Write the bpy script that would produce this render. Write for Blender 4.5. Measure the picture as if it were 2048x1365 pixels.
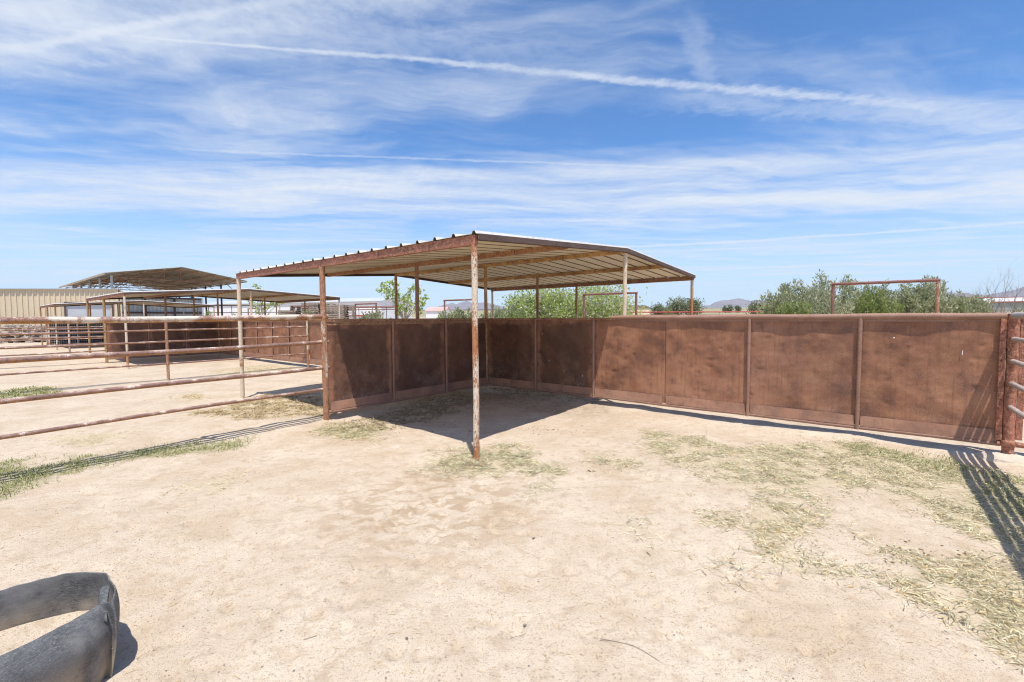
import bpy, math, random
import numpy as np
from mathutils import Vector, Matrix, noise
R = math.radians
random.seed(7); rng = np.random.default_rng(7)
scene = bpy.context.scene
for o in list(bpy.data.objects): bpy.data.objects.remove(o)

# ------------------------------------------------------------------ camera
F_PX, PITCH, ROLL, EYE = 896.1256, R(2.904), R(-0.3), 1.6
cd = bpy.data.cameras.new('camera'); cam = bpy.data.objects.new('camera', cd)
scene.collection.objects.link(cam); scene.camera = cam
cd.sensor_fit = 'HORIZONTAL'; cd.sensor_width = 36; cd.lens = 36*F_PX/2048
cd.clip_start = .05; cd.clip_end = 30000
cam.matrix_world = Matrix.Translation((0, 0, EYE)) @ Matrix.Rotation(R(90)-PITCH, 4, 'X') @ Matrix.Rotation(ROLL, 4, 'Z')
scene.render.resolution_x = 1024; scene.render.resolution_y = 682

# ------------------------------------------------------------------ light
SUN_EL, SUN_AZ = R(70.0), R(-79)          # direction towards the sun (azimuth from +X, counter-clockwise)
to_sun = Vector((math.cos(SUN_EL)*math.cos(SUN_AZ), math.cos(SUN_EL)*math.sin(SUN_AZ), math.sin(SUN_EL)))
sl = bpy.data.lights.new('sun', 'SUN'); sl.energy = 5.0; sl.angle = R(0.53); sl.color = (1, .95, .87)
so = bpy.data.objects.new('sun', sl); scene.collection.objects.link(so)
so.rotation_euler = to_sun.to_track_quat('Z', 'Y').to_euler(); so.location = (0, 0, 40)
vs = scene.view_settings
vs.view_transform = 'Standard'; vs.look = 'None'; vs.gamma = 1; vs.exposure = 0.14
world = bpy.data.worlds.new('World'); scene.world = world; world.use_nodes = True

class NT:
    """small helper for writing node trees"""
    def __init__(s, tree): s.t = tree; s.N = tree.nodes; s.L = tree.links; s.N.clear()
    def n(s, typ, _in=None, **kw):
        nd = s.N.new(typ)
        for k, v in kw.items(): setattr(nd, k, v)
        for k, v in (_in or {}).items():
            sk = nd.inputs[k]
            if isinstance(v, bpy.types.NodeSocket): s.L.new(v, sk)
            else: sk.default_value = v
        return nd
    def m(s, op, a, b=0., c=0., clamp=False):
        nd = s.n('ShaderNodeMath', {0: a, 1: b, 2: c}, operation=op); nd.use_clamp = clamp
        return nd.outputs[0]
    def v(s, op, a, b=(0, 0, 0)):
        return s.n('ShaderNodeVectorMath', {0: a, 1: b}, operation=op).outputs[0]
    def ramp(s, fac, pts, interp='LINEAR'):
        nd = s.n('ShaderNodeValToRGB', {0: fac}); cr = nd.color_ramp; cr.interpolation = interp
        while len(cr.elements) < len(pts): cr.elements.new(.5)
        for e, (p, c) in zip(cr.elements, pts):
            e.position = p; e.color = (c, c, c, 1) if isinstance(c, (int, float)) else (*c, 1)
        return nd.outputs[0]
    def noise(s, vec, scale, detail=4, rough=.55, dist=0.):
        return s.n('ShaderNodeTexNoise', {'Vector': vec, 'Scale': scale, 'Detail': detail, 'Roughness': rough, 'Distortion': dist}).outputs[0]
    def mix(s, f, a, b, mode='MIX'):
        nd = s.n('ShaderNodeMix', data_type='RGBA', blend_type=mode)
        for k, x in ((0, f), (6, a), (7, b)):
            if isinstance(x, bpy.types.NodeSocket): s.L.new(x, nd.inputs[k])
            else: nd.inputs[k].default_value = x if not isinstance(x, tuple) or len(x) == 4 else (*x, 1)
        return nd.outputs[2]
    def smooth(s, x, a, b):
        nd = s.n('ShaderNodeMapRange', {0: x, 1: a, 2: b, 3: 0., 4: 1.}, interpolation_type='SMOOTHSTEP')
        return nd.outputs[0]

def build_world():
    t = NT(world.node_tree)
    sky = t.n('ShaderNodeTexSky', sky_type='NISHITA')
    sky.sun_disc = False; sky.sun_elevation = SUN_EL
    sky.sun_rotation = math.pi/2 - SUN_AZ
    sky.altitude = 1200; sky.air_density = 1.0; sky.dust_density = .35; sky.ozone_density = 2.2
    d = t.n('ShaderNodeTexCoord').outputs['Generated']
    sep = t.n('ShaderNodeSeparateXYZ', {0: d})
    z = t.m('MAXIMUM', sep.outputs[2], .012)
    px = t.m('DIVIDE', sep.outputs[0], z); py = t.m('DIVIDE', sep.outputs[1], z)
    # all cloud layers are drawn on a flat ceiling high overhead (px, py)
    def vec(ax, ay, oz=0., rot=0.):
        c, s_ = math.cos(rot), math.sin(rot)
        rx = t.m('ADD', t.m('MULTIPLY', px, c*ax), t.m('MULTIPLY', py, -s_*ax))
        ry = t.m('ADD', t.m('MULTIPLY', px, s_*ay), t.m('MULTIPLY', py, c*ay))
        return t.n('ShaderNodeCombineXYZ', {0: rx, 1: ry, 2: oz}).outputs[0]
    warp = t.noise(vec(.55, .55, 3.1), 1.0, 4)
    warp2 = t.noise(vec(.55, .55, 13.1), 1.0, 4)
    wv = t.v('SCALE', t.n('ShaderNodeCombineXYZ', {0: t.m('SUBTRACT', warp, .5), 1: t.m('SUBTRACT', warp2, .5)}).outputs[0])
    wv.node.inputs[3].default_value = 1.7
    fibre = t.noise(t.v('ADD', vec(.20, 1.7, 7.7, R(7)), wv), 1.1, 10, .60)
    fibre2 = t.noise(t.v('ADD', vec(.45, 2.0, 1.7, R(-18)), wv), 1.6, 10, .64)
    sheet = t.noise(t.v('ADD', vec(.25, .5, 5.3, R(4)), wv), 1.3, 4, .5)
    # the veil is thickest in a band across the middle of the sky
    band = t.ramp(t.m('DIVIDE', py, 10.), [(0, .04), (.15, .08), (.19, .12), (.25, .26), (.29, .60), (.33, .88), (.40, 1), (.45, .55), (.52, .30), (.62, .42), (1, .5)])
    left = t.smooth(px, 1.2, -1.8)
    tl = t.m('MULTIPLY', left, t.smooth(py, 2.0, 1.45))
    amount = t.m('ADD', band, t.m('MULTIPLY', tl, .80))
    wedge = t.m('MULTIPLY', t.smooth(px, .6, 2.2), t.m('MULTIPLY', t.smooth(py, 1.95, 2.2), t.smooth(py, 3.1, 2.5)))
    amount = t.m('ADD', amount, t.m('MULTIPLY', wedge, .45))
    f = t.m('ADD', t.m('MULTIPLY', t.m('SUBTRACT', fibre, .5), 1.25), t.m('MULTIPLY', t.m('SUBTRACT', fibre2, .5), .8))
    f = t.m('ADD', f, t.m('MULTIPLY', t.m('SUBTRACT', sheet, .5), .9))
    veil = t.m('MULTIPLY', t.smooth(t.m('ADD', f, t.m('MULTIPLY', amount, .62)), -.02, .88), .95)
    # fine combed streaks
    comb = t.noise(t.v('ADD', vec(2.2, 9., 2.2, R(62)), wv), 1.8, 6, .65)
    veil = t.m('MULTIPLY', veil, t.m('ADD', .80, t.m('MULTIPLY', comb, .40)))
    # contrails : y = a + b x + c x^2 on the ceiling
    def trail(a, b, c, half, x0, x1, gain, seed, grow=0.):
        yc = t.m('ADD', t.m('ADD', a, t.m('MULTIPLY', px, b)), t.m('MULTIPLY', t.m('MULTIPLY', px, px), c))
        w = t.noise(vec(7., 7., seed), 2.4, 5, .6); w2 = t.noise(vec(1.3, 1.3, seed+1), 1., 3, .5)
        hh = t.m('MAXIMUM', t.m('ADD', half, t.m('MULTIPLY', px, grow)), half*.35)
        dy = t.m('ADD', t.m('SUBTRACT', py, yc), t.m('MULTIPLY', t.m('SUBTRACT', w, .5), t.m('MULTIPLY', hh, 1.7)))
        dy = t.m('ADD', dy, t.m('MULTIPLY', t.m('SUBTRACT', w2, .5), half*1.4))
        core = t.smooth(t.m('DIVIDE', t.m('ABSOLUTE', dy), hh), 1., .05)
        fl = t.smooth(t.noise(vec(4., 4., seed+3), 2.6, 6, .7), .3, .62)
        e = t.m('MULTIPLY', t.smooth(px, x0, x0+.9), t.smooth(px, x1, x1-1.3))
        return t.m('MULTIPLY', t.m('MULTIPLY', core, t.m('ADD', .5, t.m('MULTIPLY', fl, .5))), t.m('MULTIPLY', e, gain))
    tr = trail(1.855, .168, -.002, .036, -1.9, 2.7, .62, 11., .019)
    for args in ((1.78, .155, -.004, .20, -1.5, 0.8, .28, 15.), (2.03, .13, 0., .16, .3, 4.6, .30, 17.), (1.295, -.224, 0., .036, -2.4, -.1, .75, 21.), (1.33, -.224, 0., .16, -2.6, .6, .45, 25.),
                 (2.92, .12, 0., .03, -2.2, 1.9, .38, 31.), (4.62, .02, 0., .12, -.4, 2.6, .55, 35.), (6.65, -.086, -.0434, .17, .3, 9.5, .75, 41.), (7.6, -.30, 0., .10, 2., 9., .45, 45.), (11., -.35, 0., .28, -3., 12., .5, 47.), (9.2, .02, 0., .3, -12., 4., .4, 49.)):
        tr = t.m('SUBTRACT', 1., t.m('MULTIPLY', t.m('SUBTRACT', 1., tr), t.m('SUBTRACT', 1., trail(*args))))
    # a short loose wisp rising from the broad trail
    wy = t.m('SUBTRACT', px, t.m('ADD', t.m('MULTIPLY', t.m('SUBTRACT', py, 1.5), .55), .58))
    wy = t.m('ADD', wy, t.m('MULTIPLY', t.m('SUBTRACT', t.noise(vec(5, 5, 55.), 2., 5, .6), .5), .16))
    wisp = t.m('MULTIPLY', t.smooth(t.m('ABSOLUTE', wy), .07, .0), t.m('MULTIPLY', t.smooth(py, 1.45, 1.65), t.smooth(py, 2.02, 1.9)))
    tr = t.m('MAXIMUM', tr, t.m('MULTIPLY', wisp, .22))
    cloud = t.m('SUBTRACT', 1., t.m('MULTIPLY', t.m('SUBTRACT', 1., veil), t.m('SUBTRACT', 1., tr)))
    low = t.smooth(sep.outputs[2], .015, .10)
    cloud = t.m('MULTIPLY', cloud, t.m('ADD', .35, t.m('MULTIPLY', low, .65)), clamp=True)
    base = t.mix(1.0, sky.outputs[0], (.096, .141, .180), 'MULTIPLY')
    base = t.mix(t.m('MULTIPLY', t.smooth(sep.outputs[2], .30, .0), .8), base, (.62, .75, .90))
    lit = t.mix(0., (.72, .78, .87), (1, 1, 1))
    col = t.mix(cloud, base, lit)
    bg = t.n('ShaderNodeBackground', {0: col, 1: 1.0})
    t.L.new(bg.outputs[0], t.n('ShaderNodeOutputWorld').inputs[0])
build_world()

# ------------------------------------------------------------------ frames of reference
def ray(x, y):
    a, b = x-1024, y-682.5; cr, sr = math.cos(ROLL), math.sin(ROLL)
    xx = a*cr+b*sr; yy = -a*sr+b*cr; c, s = math.cos(PITCH), math.sin(PITCH); up = -yy/F_PX
    return xx/F_PX, c+up*s, -s+up*c
def gp(x, y, z=0.):                       # ground point seen at a place of the photo
    r = ray(x, y); t = (z-EYE)/r[2]; return (t*r[0], t*r[1], z)
def far(x, y, Y):                         # point at depth Y
    r = ray(x, y); t = Y/r[1]; return Vector((t*r[0], Y, EYE+t*r[2]))
YAW = R(-38.6558); KX, KY = -.5512, 9.8631
ud = Vector((math.cos(YAW), math.sin(YAW), 0)); vd = Vector((-ud.y, ud.x, 0))
def W(u, v, z=0.): return Vector((KX, KY, z)) + ud*u + vd*v
S = 7.88                                   # width of one pen

# ------------------------------------------------------------------ mesh + object helpers
def tag(o, label=None, cat=None, group=None, kind=None):
    for k, v in (('label', label), ('category', cat), ('group', group), ('kind', kind)):
        if v: o[k] = v
    return o
def empty(name, loc=(0, 0, 0), **kw):
    o = bpy.data.objects.new(name, None); scene.collection.objects.link(o); o.location = loc
    o.empty_display_size = .2
    return tag(o, **kw)
class MB:
    def __init__(s): s.v = []; s.f = []; s.mi = []; s.sm = []
    def add(s, vs, fs, mi=0, sm=False):
        o = len(s.v); s.v += [tuple(p) for p in vs]; s.f += [tuple(i+o for i in f) for f in fs]
        s.mi += [mi]*len(fs); s.sm += [sm]*len(fs); return s
    def tube(s, pts, rad, seg=10, cap=True, mi=0, sm=True):
        pts = [Vector(p) for p in pts]; n = len(pts)
        rads = rad if isinstance(rad, (list, tuple)) else [rad]*n
        vs = []
        for i, p in enumerate(pts):
            d = (pts[min(i+1, n-1)]-pts[max(i-1, 0)]).normalized()
            a = Vector((0, 0, 1)) if abs(d.z) < .9 else Vector((1, 0, 0))
            x = d.cross(a).normalized(); y = x.cross(d)
            for k in range(seg):
                t = 2*math.pi*k/seg; vs.append(p+(x*math.cos(t)+y*math.sin(t))*rads[i])
        fs = [(i*seg+k, i*seg+(k+1) % seg, (i+1)*seg+(k+1) % seg, (i+1)*seg+k) for i in range(n-1) for k in range(seg)]
        s.add(vs, fs, mi, sm)
        if cap: s.add(vs[:seg], [tuple(range(seg))], mi); s.add(vs[-seg:], [tuple(reversed(range(seg)))], mi)
        return s
    def bar(s, p, q, w, h, up=(0, 0, 1), mi=0):
        """box section w across, h along up, from p to q"""
        p, q = Vector(p), Vector(q); d = (q-p).normalized(); u_ = Vector(up)
        x = d.cross(u_).normalized()*(w/2); y = x.cross(d).normalized()*(h/2)
        vs = [e+sx*x+sy*y for e in (p, q) for sx, sy in ((-1, -1), (1, -1), (1, 1), (-1, 1))]
        return s.add(vs, [(0, 1, 2, 3), (7, 6, 5, 4), (0, 4, 5, 1), (1, 5, 6, 2), (2, 6, 7, 3), (3, 7, 4, 0)], mi)
    def box(s, c, sx, sy, sz, rz=0., mi=0):
        c = Vector(c); a = Vector((math.cos(rz), math.sin(rz), 0)); 
        return s.bar(c-a*sx/2, c+a*sx/2, sy, sz, (0, 0, 1), mi)
    def grid(s, fn, nu, nv, mi=0, sm=True):
        vs = [fn(i/nu, j/nv) for j in range(nv+1) for i in range(nu+1)]
        fs = [(j*(nu+1)+i, j*(nu+1)+i+1, (j+1)*(nu+1)+i+1, (j+1)*(nu+1)+i) for j in range(nv) for i in range(nu)]
        return s.add(vs, fs, mi, sm)
    def build(s, name, mat, parent=None, bevel=0):
        me = bpy.data.meshes.new(name); me.from_pydata(s.v, [], s.f)
        mats = mat if isinstance(mat, (list, tuple)) else [mat]
        for m_ in mats: me.materials.append(m_)
        me.polygons.foreach_set('material_index', s.mi); me.polygons.foreach_set('use_smooth', s.sm); me.update()
        o = bpy.data.objects.new(name, me); scene.collection.objects.link(o)
        if parent is not None:
            o.parent = parent
            for v_ in me.vertices: v_.co -= parent_origin(parent)
        if bevel:
            b = o.modifiers.new('bevel', 'BEVEL'); b.width = bevel; b.segments = 1
        return o
def parent_origin(p):
    o = Vector((0, 0, 0))
    while p is not None: o += p.location; p = p.parent
    return o
def quads(name, P, mat, parent=None):
    """P: (n,k,3) array of k-gons -> one object"""
    P = np.asarray(P, float); n, k, _ = P.shape
    if parent is not None: P = P - np.array(parent_origin(parent))
    me = bpy.data.meshes.new(name); me.vertices.add(n*k); me.vertices.foreach_set('co', P.reshape(-1))
    me.loops.add(n*k); me.loops.foreach_set('vertex_index', np.arange(n*k, dtype=np.int32))
    me.polygons.add(n); me.polygons.foreach_set('loop_start', np.arange(0, n*k, k, dtype=np.int32))
    me.materials.append(mat); me.update(); me.validate()
    o = bpy.data.objects.new(name, me); scene.collection.objects.link(o)
    if parent is not None: o.parent = parent
    return o
def copy_thing(o, loc, label, rz=None):
    c = o.copy(); scene.collection.objects.link(c); c.location = loc; c['label'] = label
    if rz is not None: c.rotation_euler.z = rz
    for ch in o.children:
        k = ch.copy(); scene.collection.objects.link(k); k.parent = c
        for g in ch.children:
            q = g.copy(); scene.collection.objects.link(q); q.parent = k
    return c

# ------------------------------------------------------------------ materials
def material(name, fn):
    m_ = bpy.data.materials.new(name); m_.use_nodes = True
    t = NT(m_.node_tree); fn(t); return m_
def finish(t, col, rough=.7, metal=0., bump=None, bs=.4, bd=.01, spec=.3):
    b = t.n('ShaderNodeBsdfPrincipled')
    for k, x in (('Base Color', col), ('Roughness', rough), ('Metallic', metal), ('Specular IOR Level', spec)):
        if isinstance(x, bpy.types.NodeSocket): t.L.new(x, b.inputs[k])
        else: b.inputs[k].default_value = x if not isinstance(x, tuple) else (*x, 1)
    if bump is not None:
        bp = t.n('ShaderNodeBump', {'Height': bump, 'Strength': bs, 'Distance': bd}); t.L.new(bp.outputs[0], b.inputs['Normal'])
    t.L.new(b.outputs[0], t.n('ShaderNodeOutputMaterial').inputs[0]); return b
def pos(t): return t.n('ShaderNodeNewGeometry').outputs['Position']

def m_sheet_rust(t, pale=0., stain=0.):
    p = pos(t)
    oi = t.n('ShaderNodeObjectInfo').outputs['Random']
    pv = t.v('ADD', p, t.n('ShaderNodeCombineXYZ', {0: t.m('MULTIPLY', oi, 37.), 1: 0., 2: t.m('MULTIPLY', oi, 11.)}).outputs[0])
    big = t.noise(pv, 1.1, 4, .55); mid = t.noise(pv, 4.2, 6, .6); fine = t.noise(pv, 85, 4, .65)
    streak = t.noise(t.v('MULTIPLY', pv, (22, 22, .9)), 1.3, 4, .6)
    c = t.ramp(big, [(.36, (.23, .098, .055)), (.5, (.33, .150, .086)), (.64, (.40, .195, .118))])
    c = t.mix(t.ramp(mid, [(.50, 0.), (.68, .55)]), c, (.46, .24, .125))
    c = t.mix(t.ramp(mid, [(.34, .75), (.48, 0.)]), c, (.15, .072, .05))
    c = t.mix(t.ramp(streak, [(.52, 0.), (.68, .38)]), c, (.14, .068, .046))
    c = t.mix(t.m('MULTIPLY', oi, .25), c, (.22, .12, .09))
    c = t.mix(t.ramp(fine, [(.38, .26), (.48, 0.)]), c, (.11, .05, .035))
    c = t.mix(t.ramp(fine, [(.54, 0.), (.66, .20)]), c, (.52, .33, .23))
    z = t.n('ShaderNodeSeparateXYZ', {0: p}).outputs[2]
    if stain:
        # dark greasy coat where animals lean, with shelter shade painted in, clean rust left along the edges of each sheet
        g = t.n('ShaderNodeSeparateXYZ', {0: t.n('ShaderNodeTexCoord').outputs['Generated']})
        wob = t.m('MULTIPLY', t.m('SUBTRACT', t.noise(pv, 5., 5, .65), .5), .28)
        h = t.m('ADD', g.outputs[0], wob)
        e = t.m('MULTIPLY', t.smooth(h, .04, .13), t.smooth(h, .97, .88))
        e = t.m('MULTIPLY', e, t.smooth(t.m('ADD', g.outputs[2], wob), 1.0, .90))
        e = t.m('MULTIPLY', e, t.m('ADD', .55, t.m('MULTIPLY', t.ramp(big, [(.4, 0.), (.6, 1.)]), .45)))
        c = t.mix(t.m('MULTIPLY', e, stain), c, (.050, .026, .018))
    crust = t.m('MULTIPLY', t.smooth(z, 1.2, .2), t.ramp(t.noise(pv, 3.0, 5, .7), [(.46, 0.), (.60, .55)]))
    crust = t.m('MULTIPLY', crust, t.ramp(fine, [(.47, 0.), (.56, 1.)]))
    c = t.mix(t.m('MULTIPLY', crust, 1. if stain else .45), c, (.40, .30, .24))
    if pale: c = t.mix(pale, c, (.44, .30, .235))
    dent = t.noise(pv, 3.4, 2, .45)
    finish(t, c, .55, 0, t.m('ADD', dent, t.m('MULTIPLY', t.noise(pv, 13., 1, .4), .10)), .6, .045, .38)
def m_pipe(colA, colB, flake, rustAmt):
    def fn(t):
        p = pos(t)
        nz = t.n('ShaderNodeSeparateXYZ', {0: t.n('ShaderNodeNewGeometry').outputs['Normal']}).outputs[2]
        a = t.noise(p, 5, 5, .6); b = t.noise(p, 34, 6, .72); c_ = t.noise(p, 120, 5, .7)
        c = t.mix(t.ramp(a, [(.4, 0.), (.6, 1.)]), colA, colB)
        c = t.mix(t.ramp(b, [(.36, .8), (.47, 0.)]), c, (.12, .06, .045))
        c = t.mix(t.m('MULTIPLY', t.smooth(t.m('ADD', b, t.m('MULTIPLY', nz, -.20)), .50, .60), rustAmt), c, (.40, .18, .05))
        f_ = t.m('ADD', t.m('MULTIPLY', t.m('SUBTRACT', c_, .5), 1.), t.m('MULTIPLY', t.m('SUBTRACT', a, .5), 1.2))
        f_ = t.m('ADD', t.m('ADD', f_, flake), t.m('MULTIPLY', nz, .07))
        c = t.mix(t.m('MULTIPLY', t.smooth(f_, .03, .06), .95), c, (.68, .60, .50))
        finish(t, c, .62, 0, t.m('ADD', b, c_), .5, .004, .35)
    return fn
def m_post(flake, red=.5, lo=(.40, .14, .06), hi=(.56, .29, .11)):
    def fn(t):
        p = pos(t); ps = t.v('MULTIPLY', p, (1, 1, .5))
        a = t.noise(t.v('MULTIPLY', p, (1, 1, 1)), 1.6, 4, .6); b = t.noise(ps, 26, 6, .75); c_ = t.noise(ps, 62, 6, .78)
        c = t.mix(t.ramp(b, [(.42, 0.), (.58, 1.)]), lo, hi)
        c = t.mix(t.ramp(c_, [(.38, .9), (.46, 0.)]), c, (.075, .035, .025))
        c = t.mix(t.m('MULTIPLY', t.smooth(b, .50, .56), red), c, (.43, .20, .145))
        f_ = t.m('ADD', t.m('SUBTRACT', c_, .5), t.m('MULTIPLY', t.m('SUBTRACT', a, .5), 1.5))
        fl = t.m('MULTIPLY', t.smooth(t.m('ADD', f_, flake), -.02, .05), .9)
        c = t.mix(fl, c, (.74, .63, .49))
        c = t.mix(t.ramp(t.noise(ps, 150, 3, .6), [(.36, .8), (.42, 0.)]), c, (.06, .045, .04))
        finish(t, c, .65, 0, t.m('ADD', fl, b), .45, .003, .3)
    return fn
def m_beam(base, patch):
    def fn(t):
        p = pos(t)
        a = t.noise(p, 4, 5, .6); b = t.noise(p, 26, 6, .75); c_ = t.noise(p, 110, 4, .7)
        c = t.mix(t.ramp(a, [(.42, 0.), (.58, 1.)]), base, patch)
        c = t.mix(t.ramp(b, [(.38, .9), (.47, 0.)]), c, (.10, .04, .028))
        c = t.mix(t.ramp(b, [(.53, 0.), (.62, .7)]), c, (.54, .28, .17))
        c = t.mix(t.ramp(c_, [(.58, 0.), (.62, .8)]), c, (.66, .56, .46))
        finish(t, c, .65, 0, b, .5, .005, .3)
    return fn
def m_flat(c1, c2, sc=3., rough=.6, metal=0., bs=.2, dirt=None):
    def fn(t):
        p = pos(t); a = t.noise(p, sc, 5, .6); b = t.noise(p, sc*11, 4, .6)
        c = t.mix(t.ramp(a, [(.3, 0.), (.7, 1.)]), c1, c2)
        if dirt: c = t.mix(t.ramp(b, [(.5, 0.), (.7, .6)]), c, dirt)
        finish(t, c, rough, metal, b, bs, .004, .3)
    return fn
def m_leaf(c1, c2, c3, trans=.35):
    def fn(t):
        g = t.n('ShaderNodeNewGeometry'); r = g.outputs['Random Per Island']
        c = t.ramp(r, [(0., c1), (.5, c2), (1., c3)])
        d = t.n('ShaderNodeBsdfDiffuse', {0: c, 1: .6}); tr = t.n('ShaderNodeBsdfTranslucent', {0: c})
        gl = t.n('ShaderNodeBsdfGlossy', {0: (.9, .9, .9, 1), 1: .5})
        mx = t.n('ShaderNodeMixShader', {0: trans}); t.L.new(d.outputs[0], mx.inputs[1]); t.L.new(tr.outputs[0], mx.inputs[2])
        m2 = t.n('ShaderNodeMixShader', {0: .04}); t.L.new(mx.outputs[0], m2.inputs[1]); t.L.new(gl.outputs[0], m2.inputs[2])
        t.L.new(m2.outputs[0], t.n('ShaderNodeOutputMaterial').inputs[0])
    return fn
def m_ground(t):
    p = pos(t)
    sep = t.n('ShaderNodeSeparateXYZ', {0: p})
    n1 = t.noise(p, .35, 4, .5); n2 = t.noise(p, 1.6, 6, .6, .4); n3 = t.noise(p, 9, 6, .65); n4 = t.noise(p, 70, 4, .7); n5 = t.noise(p, 260, 2, .6)
    c = t.ramp(n1, [(.3, (.54, .44, .335)), (.7, (.61, .51, .40))])
    c = t.mix(t.ramp(n2, [(.36, .7), (.50, 0.)]), c, (.49, .385, .27))
    c = t.mix(t.ramp(n2, [(.50, 0.), (.66, .6)]), c, (.645, .555, .435))
    c = t.mix(t.ramp(n3, [(.38, .6), (.48, 0.)]), c, (.45, .345, .24))
    c = t.mix(t.ramp(n4, [(.35, .85), (.44, 0.)]), c, (.31, .23, .16))
    c = t.mix(t.ramp(n5, [(.56, 0.), (.64, .85)]), c, (.26, .20, .15))
    # scuffed damp soil where the animals stand
    cx, cy = gp(860, 1000)[:2]
    dd = t.n('ShaderNodeVectorMath', {0: p, 1: (cx, cy, 0)}, operation='DISTANCE').outputs[1]
    blot = t.noise(t.v('MULTIPLY', p, (1., 1.5, 1)), 5.2, 5, .55, .5)
    wet = t.m('MULTIPLY', t.smooth(dd, 1.5, .35), t.smooth(blot, .47, .60))
    c = t.mix(t.m('MULTIPLY', wet, .75), c, (.37, .27, .175))
    lit = t.n('ShaderNodeAttribute', attribute_name='litter').outputs['Fac']
    ln = t.m('MULTIPLY', lit, t.ramp(n3, [(.25, .45), (.7, 1.)]))
    c = t.mix(t.m('MULTIPLY', ln, .65), c, (.50, .42, .28))
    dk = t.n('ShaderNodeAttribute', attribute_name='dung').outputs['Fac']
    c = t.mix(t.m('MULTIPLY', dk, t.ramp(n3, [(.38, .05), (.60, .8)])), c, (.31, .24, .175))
    gr = t.n('ShaderNodeAttribute', attribute_name='green').outputs['Fac']
    c = t.mix(gr, c, (.14, .17, .055))
    h = t.m('ADD', t.m('ADD', t.m('MULTIPLY', n3, 1.1), t.m('MULTIPLY', n4, .30)), t.m('MULTIPLY', n5, .12))
    h = t.m('ADD', h, t.m('MULTIPLY', n2, 1.6))
    finish(t, c, .95, 0, h, .55, .035, .08)
def m_tan(t):
    p = pos(t); a = t.noise(p, .6, 4, .5)
    c = t.mix(a, (.72, .59, .40), (.78, .65, .46)); finish(t, c, .5, 0, None, spec=.3)
def m_rubber(t):
    p = pos(t)
    a = t.noise(p, 6, 5, .6); b = t.noise(p, 170, 4, .7); f_ = t.noise(t.v('MULTIPLY', p, (22, 22, 90)), 2.2, 6, .75); sc = t.noise(t.v('MULTIPLY', p, (9, 30, 60)), 3., 5, .7, 1.5)
    c = t.ramp(a, [(.35, (.055, .057, .062)), (.65, (.105, .107, .112))])
    c = t.mix(t.ramp(f_, [(.47, 0.), (.64, .45)]), c, (.22, .215, .21))
    c = t.mix(t.ramp(sc, [(.56, 0.), (.62, .55)]), c, (.27, .26, .25))
    c = t.mix(t.ramp(b, [(.54, 0.), (.68, .3)]), c, (.30, .285, .27))
    c = t.mix(t.ramp(t.noise(p, 3.5, 4, .6), [(.5, 0.), (.62, .6)]), c, (.26, .25, .235))
    z = t.n('ShaderNodeSeparateXYZ', {0: p}).outputs[2]
    c = t.mix(t.m('MULTIPLY', t.smooth(z, .25, .03), t.ramp(a, [(.36, 0.), (.58, .85)])), c, (.42, .32, .21))
    finish(t, c, .72, 0, t.m('ADD', a, t.m('MULTIPLY', f_, .4)), .5, .006, .35)
def m_hill(t):
    p = pos(t); ps = t.v('MULTIPLY', p, (.01, .01, .02)); a = t.noise(ps, .8, 8, .62)
    c = t.ramp(a, [(.3, (.17, .15, .165)), (.7, (.28, .255, .27))]); finish(t, c, .95)
M = {}
M['sheet'] = material('rusted_sheet_steel', m_sheet_rust)
M['sheet_stain_shade'] = material('stain_shade_rusted_sheet', lambda t: m_sheet_rust(t, 0., .80))
M['kick'] = material('paler_kick_strip', lambda t: m_sheet_rust(t, .22))
M['pipe_top'] = material('flaking_painted_pipe', m_pipe((.29, .16, .125), (.38, .23, .19), .02, .95))
M['pipe'] = material('rusty_pipe', m_pipe((.21, .125, .105), (.34, .20, .165), -.13, .8))
M['pipe_brown'] = material('brown_rust_pipe', m_flat((.27, .15, .105), (.36, .215, .16), 4., .6, dirt=(.17, .09, .065)))
M['pipe_grey'] = material('grey_worn_pipe', m_pipe((.40, .34, .31), (.47, .40, .36), -.3, .2))
M['pipe_red'] = material('red_primer_pipe', m_pipe((.20, .085, .075), (.25, .115, .10), -.22, .3))
M['post_white'] = material('flaking_white_post', m_post(.05, .6))
M['post_rust'] = material('flaking_rust_post', m_post(-.07, .45, (.34, .165, .095), (.46, .25, .13)))
M['post_ochre'] = material('ochre_rust_post', m_post(-.20, .2, (.36, .20, .09), (.50, .33, .15)))
M['post_cream'] = material('cream_post', m_post(.13, .1))
M['beam_red'] = material('red_rust_beam', m_beam((.36, .13, .085), (.27, .105, .06)))
M['beam_brown'] = material('brown_rust_beam', m_beam((.26, .125, .065), (.33, .19, .10)))
M['purlin'] = material('ochre_rust_purlin', m_beam((.60, .37, .14), (.36, .19, .07)))
M['purlin_red'] = material('red_rust_purlin', m_beam((.30, .12, .06), (.36, .18, .08)))
M['purlin_pale'] = material('cream_rust_purlin', m_beam((.56, .46, .32), (.40, .26, .16)))
M['trim_dark'] = material('dark_steel_trim', m_flat((.085, .058, .05), (.14, .10, .085), 5., .85, dirt=(.26, .15, .10)))
M['roof_top'] = material('white_roof_sheet', m_flat((.58, .56, .52), (.70, .68, .65), 2., .5, dirt=(.42, .33, .25)))
M['roof_under'] = material('primer_roof_underside', m_flat((.60, .50, .34), (.70, .60, .43), 1.5, .5, dirt=(.42, .33, .21)))
M['roof_rib_shade'] = material('painted_shade_roof_rib', m_flat((.10, .08, .055), (.17, .14, .10), 3., .7))  # shade lines under the roof, put into the colour of the rib sides
M['ground'] = material('dry_dirt', m_ground)
M['tan'] = material('tan_ribbed_metal', m_tan)
M['white'] = material('white_painted_metal', m_flat((.74, .75, .76), (.80, .80, .80), .3, .5))
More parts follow.
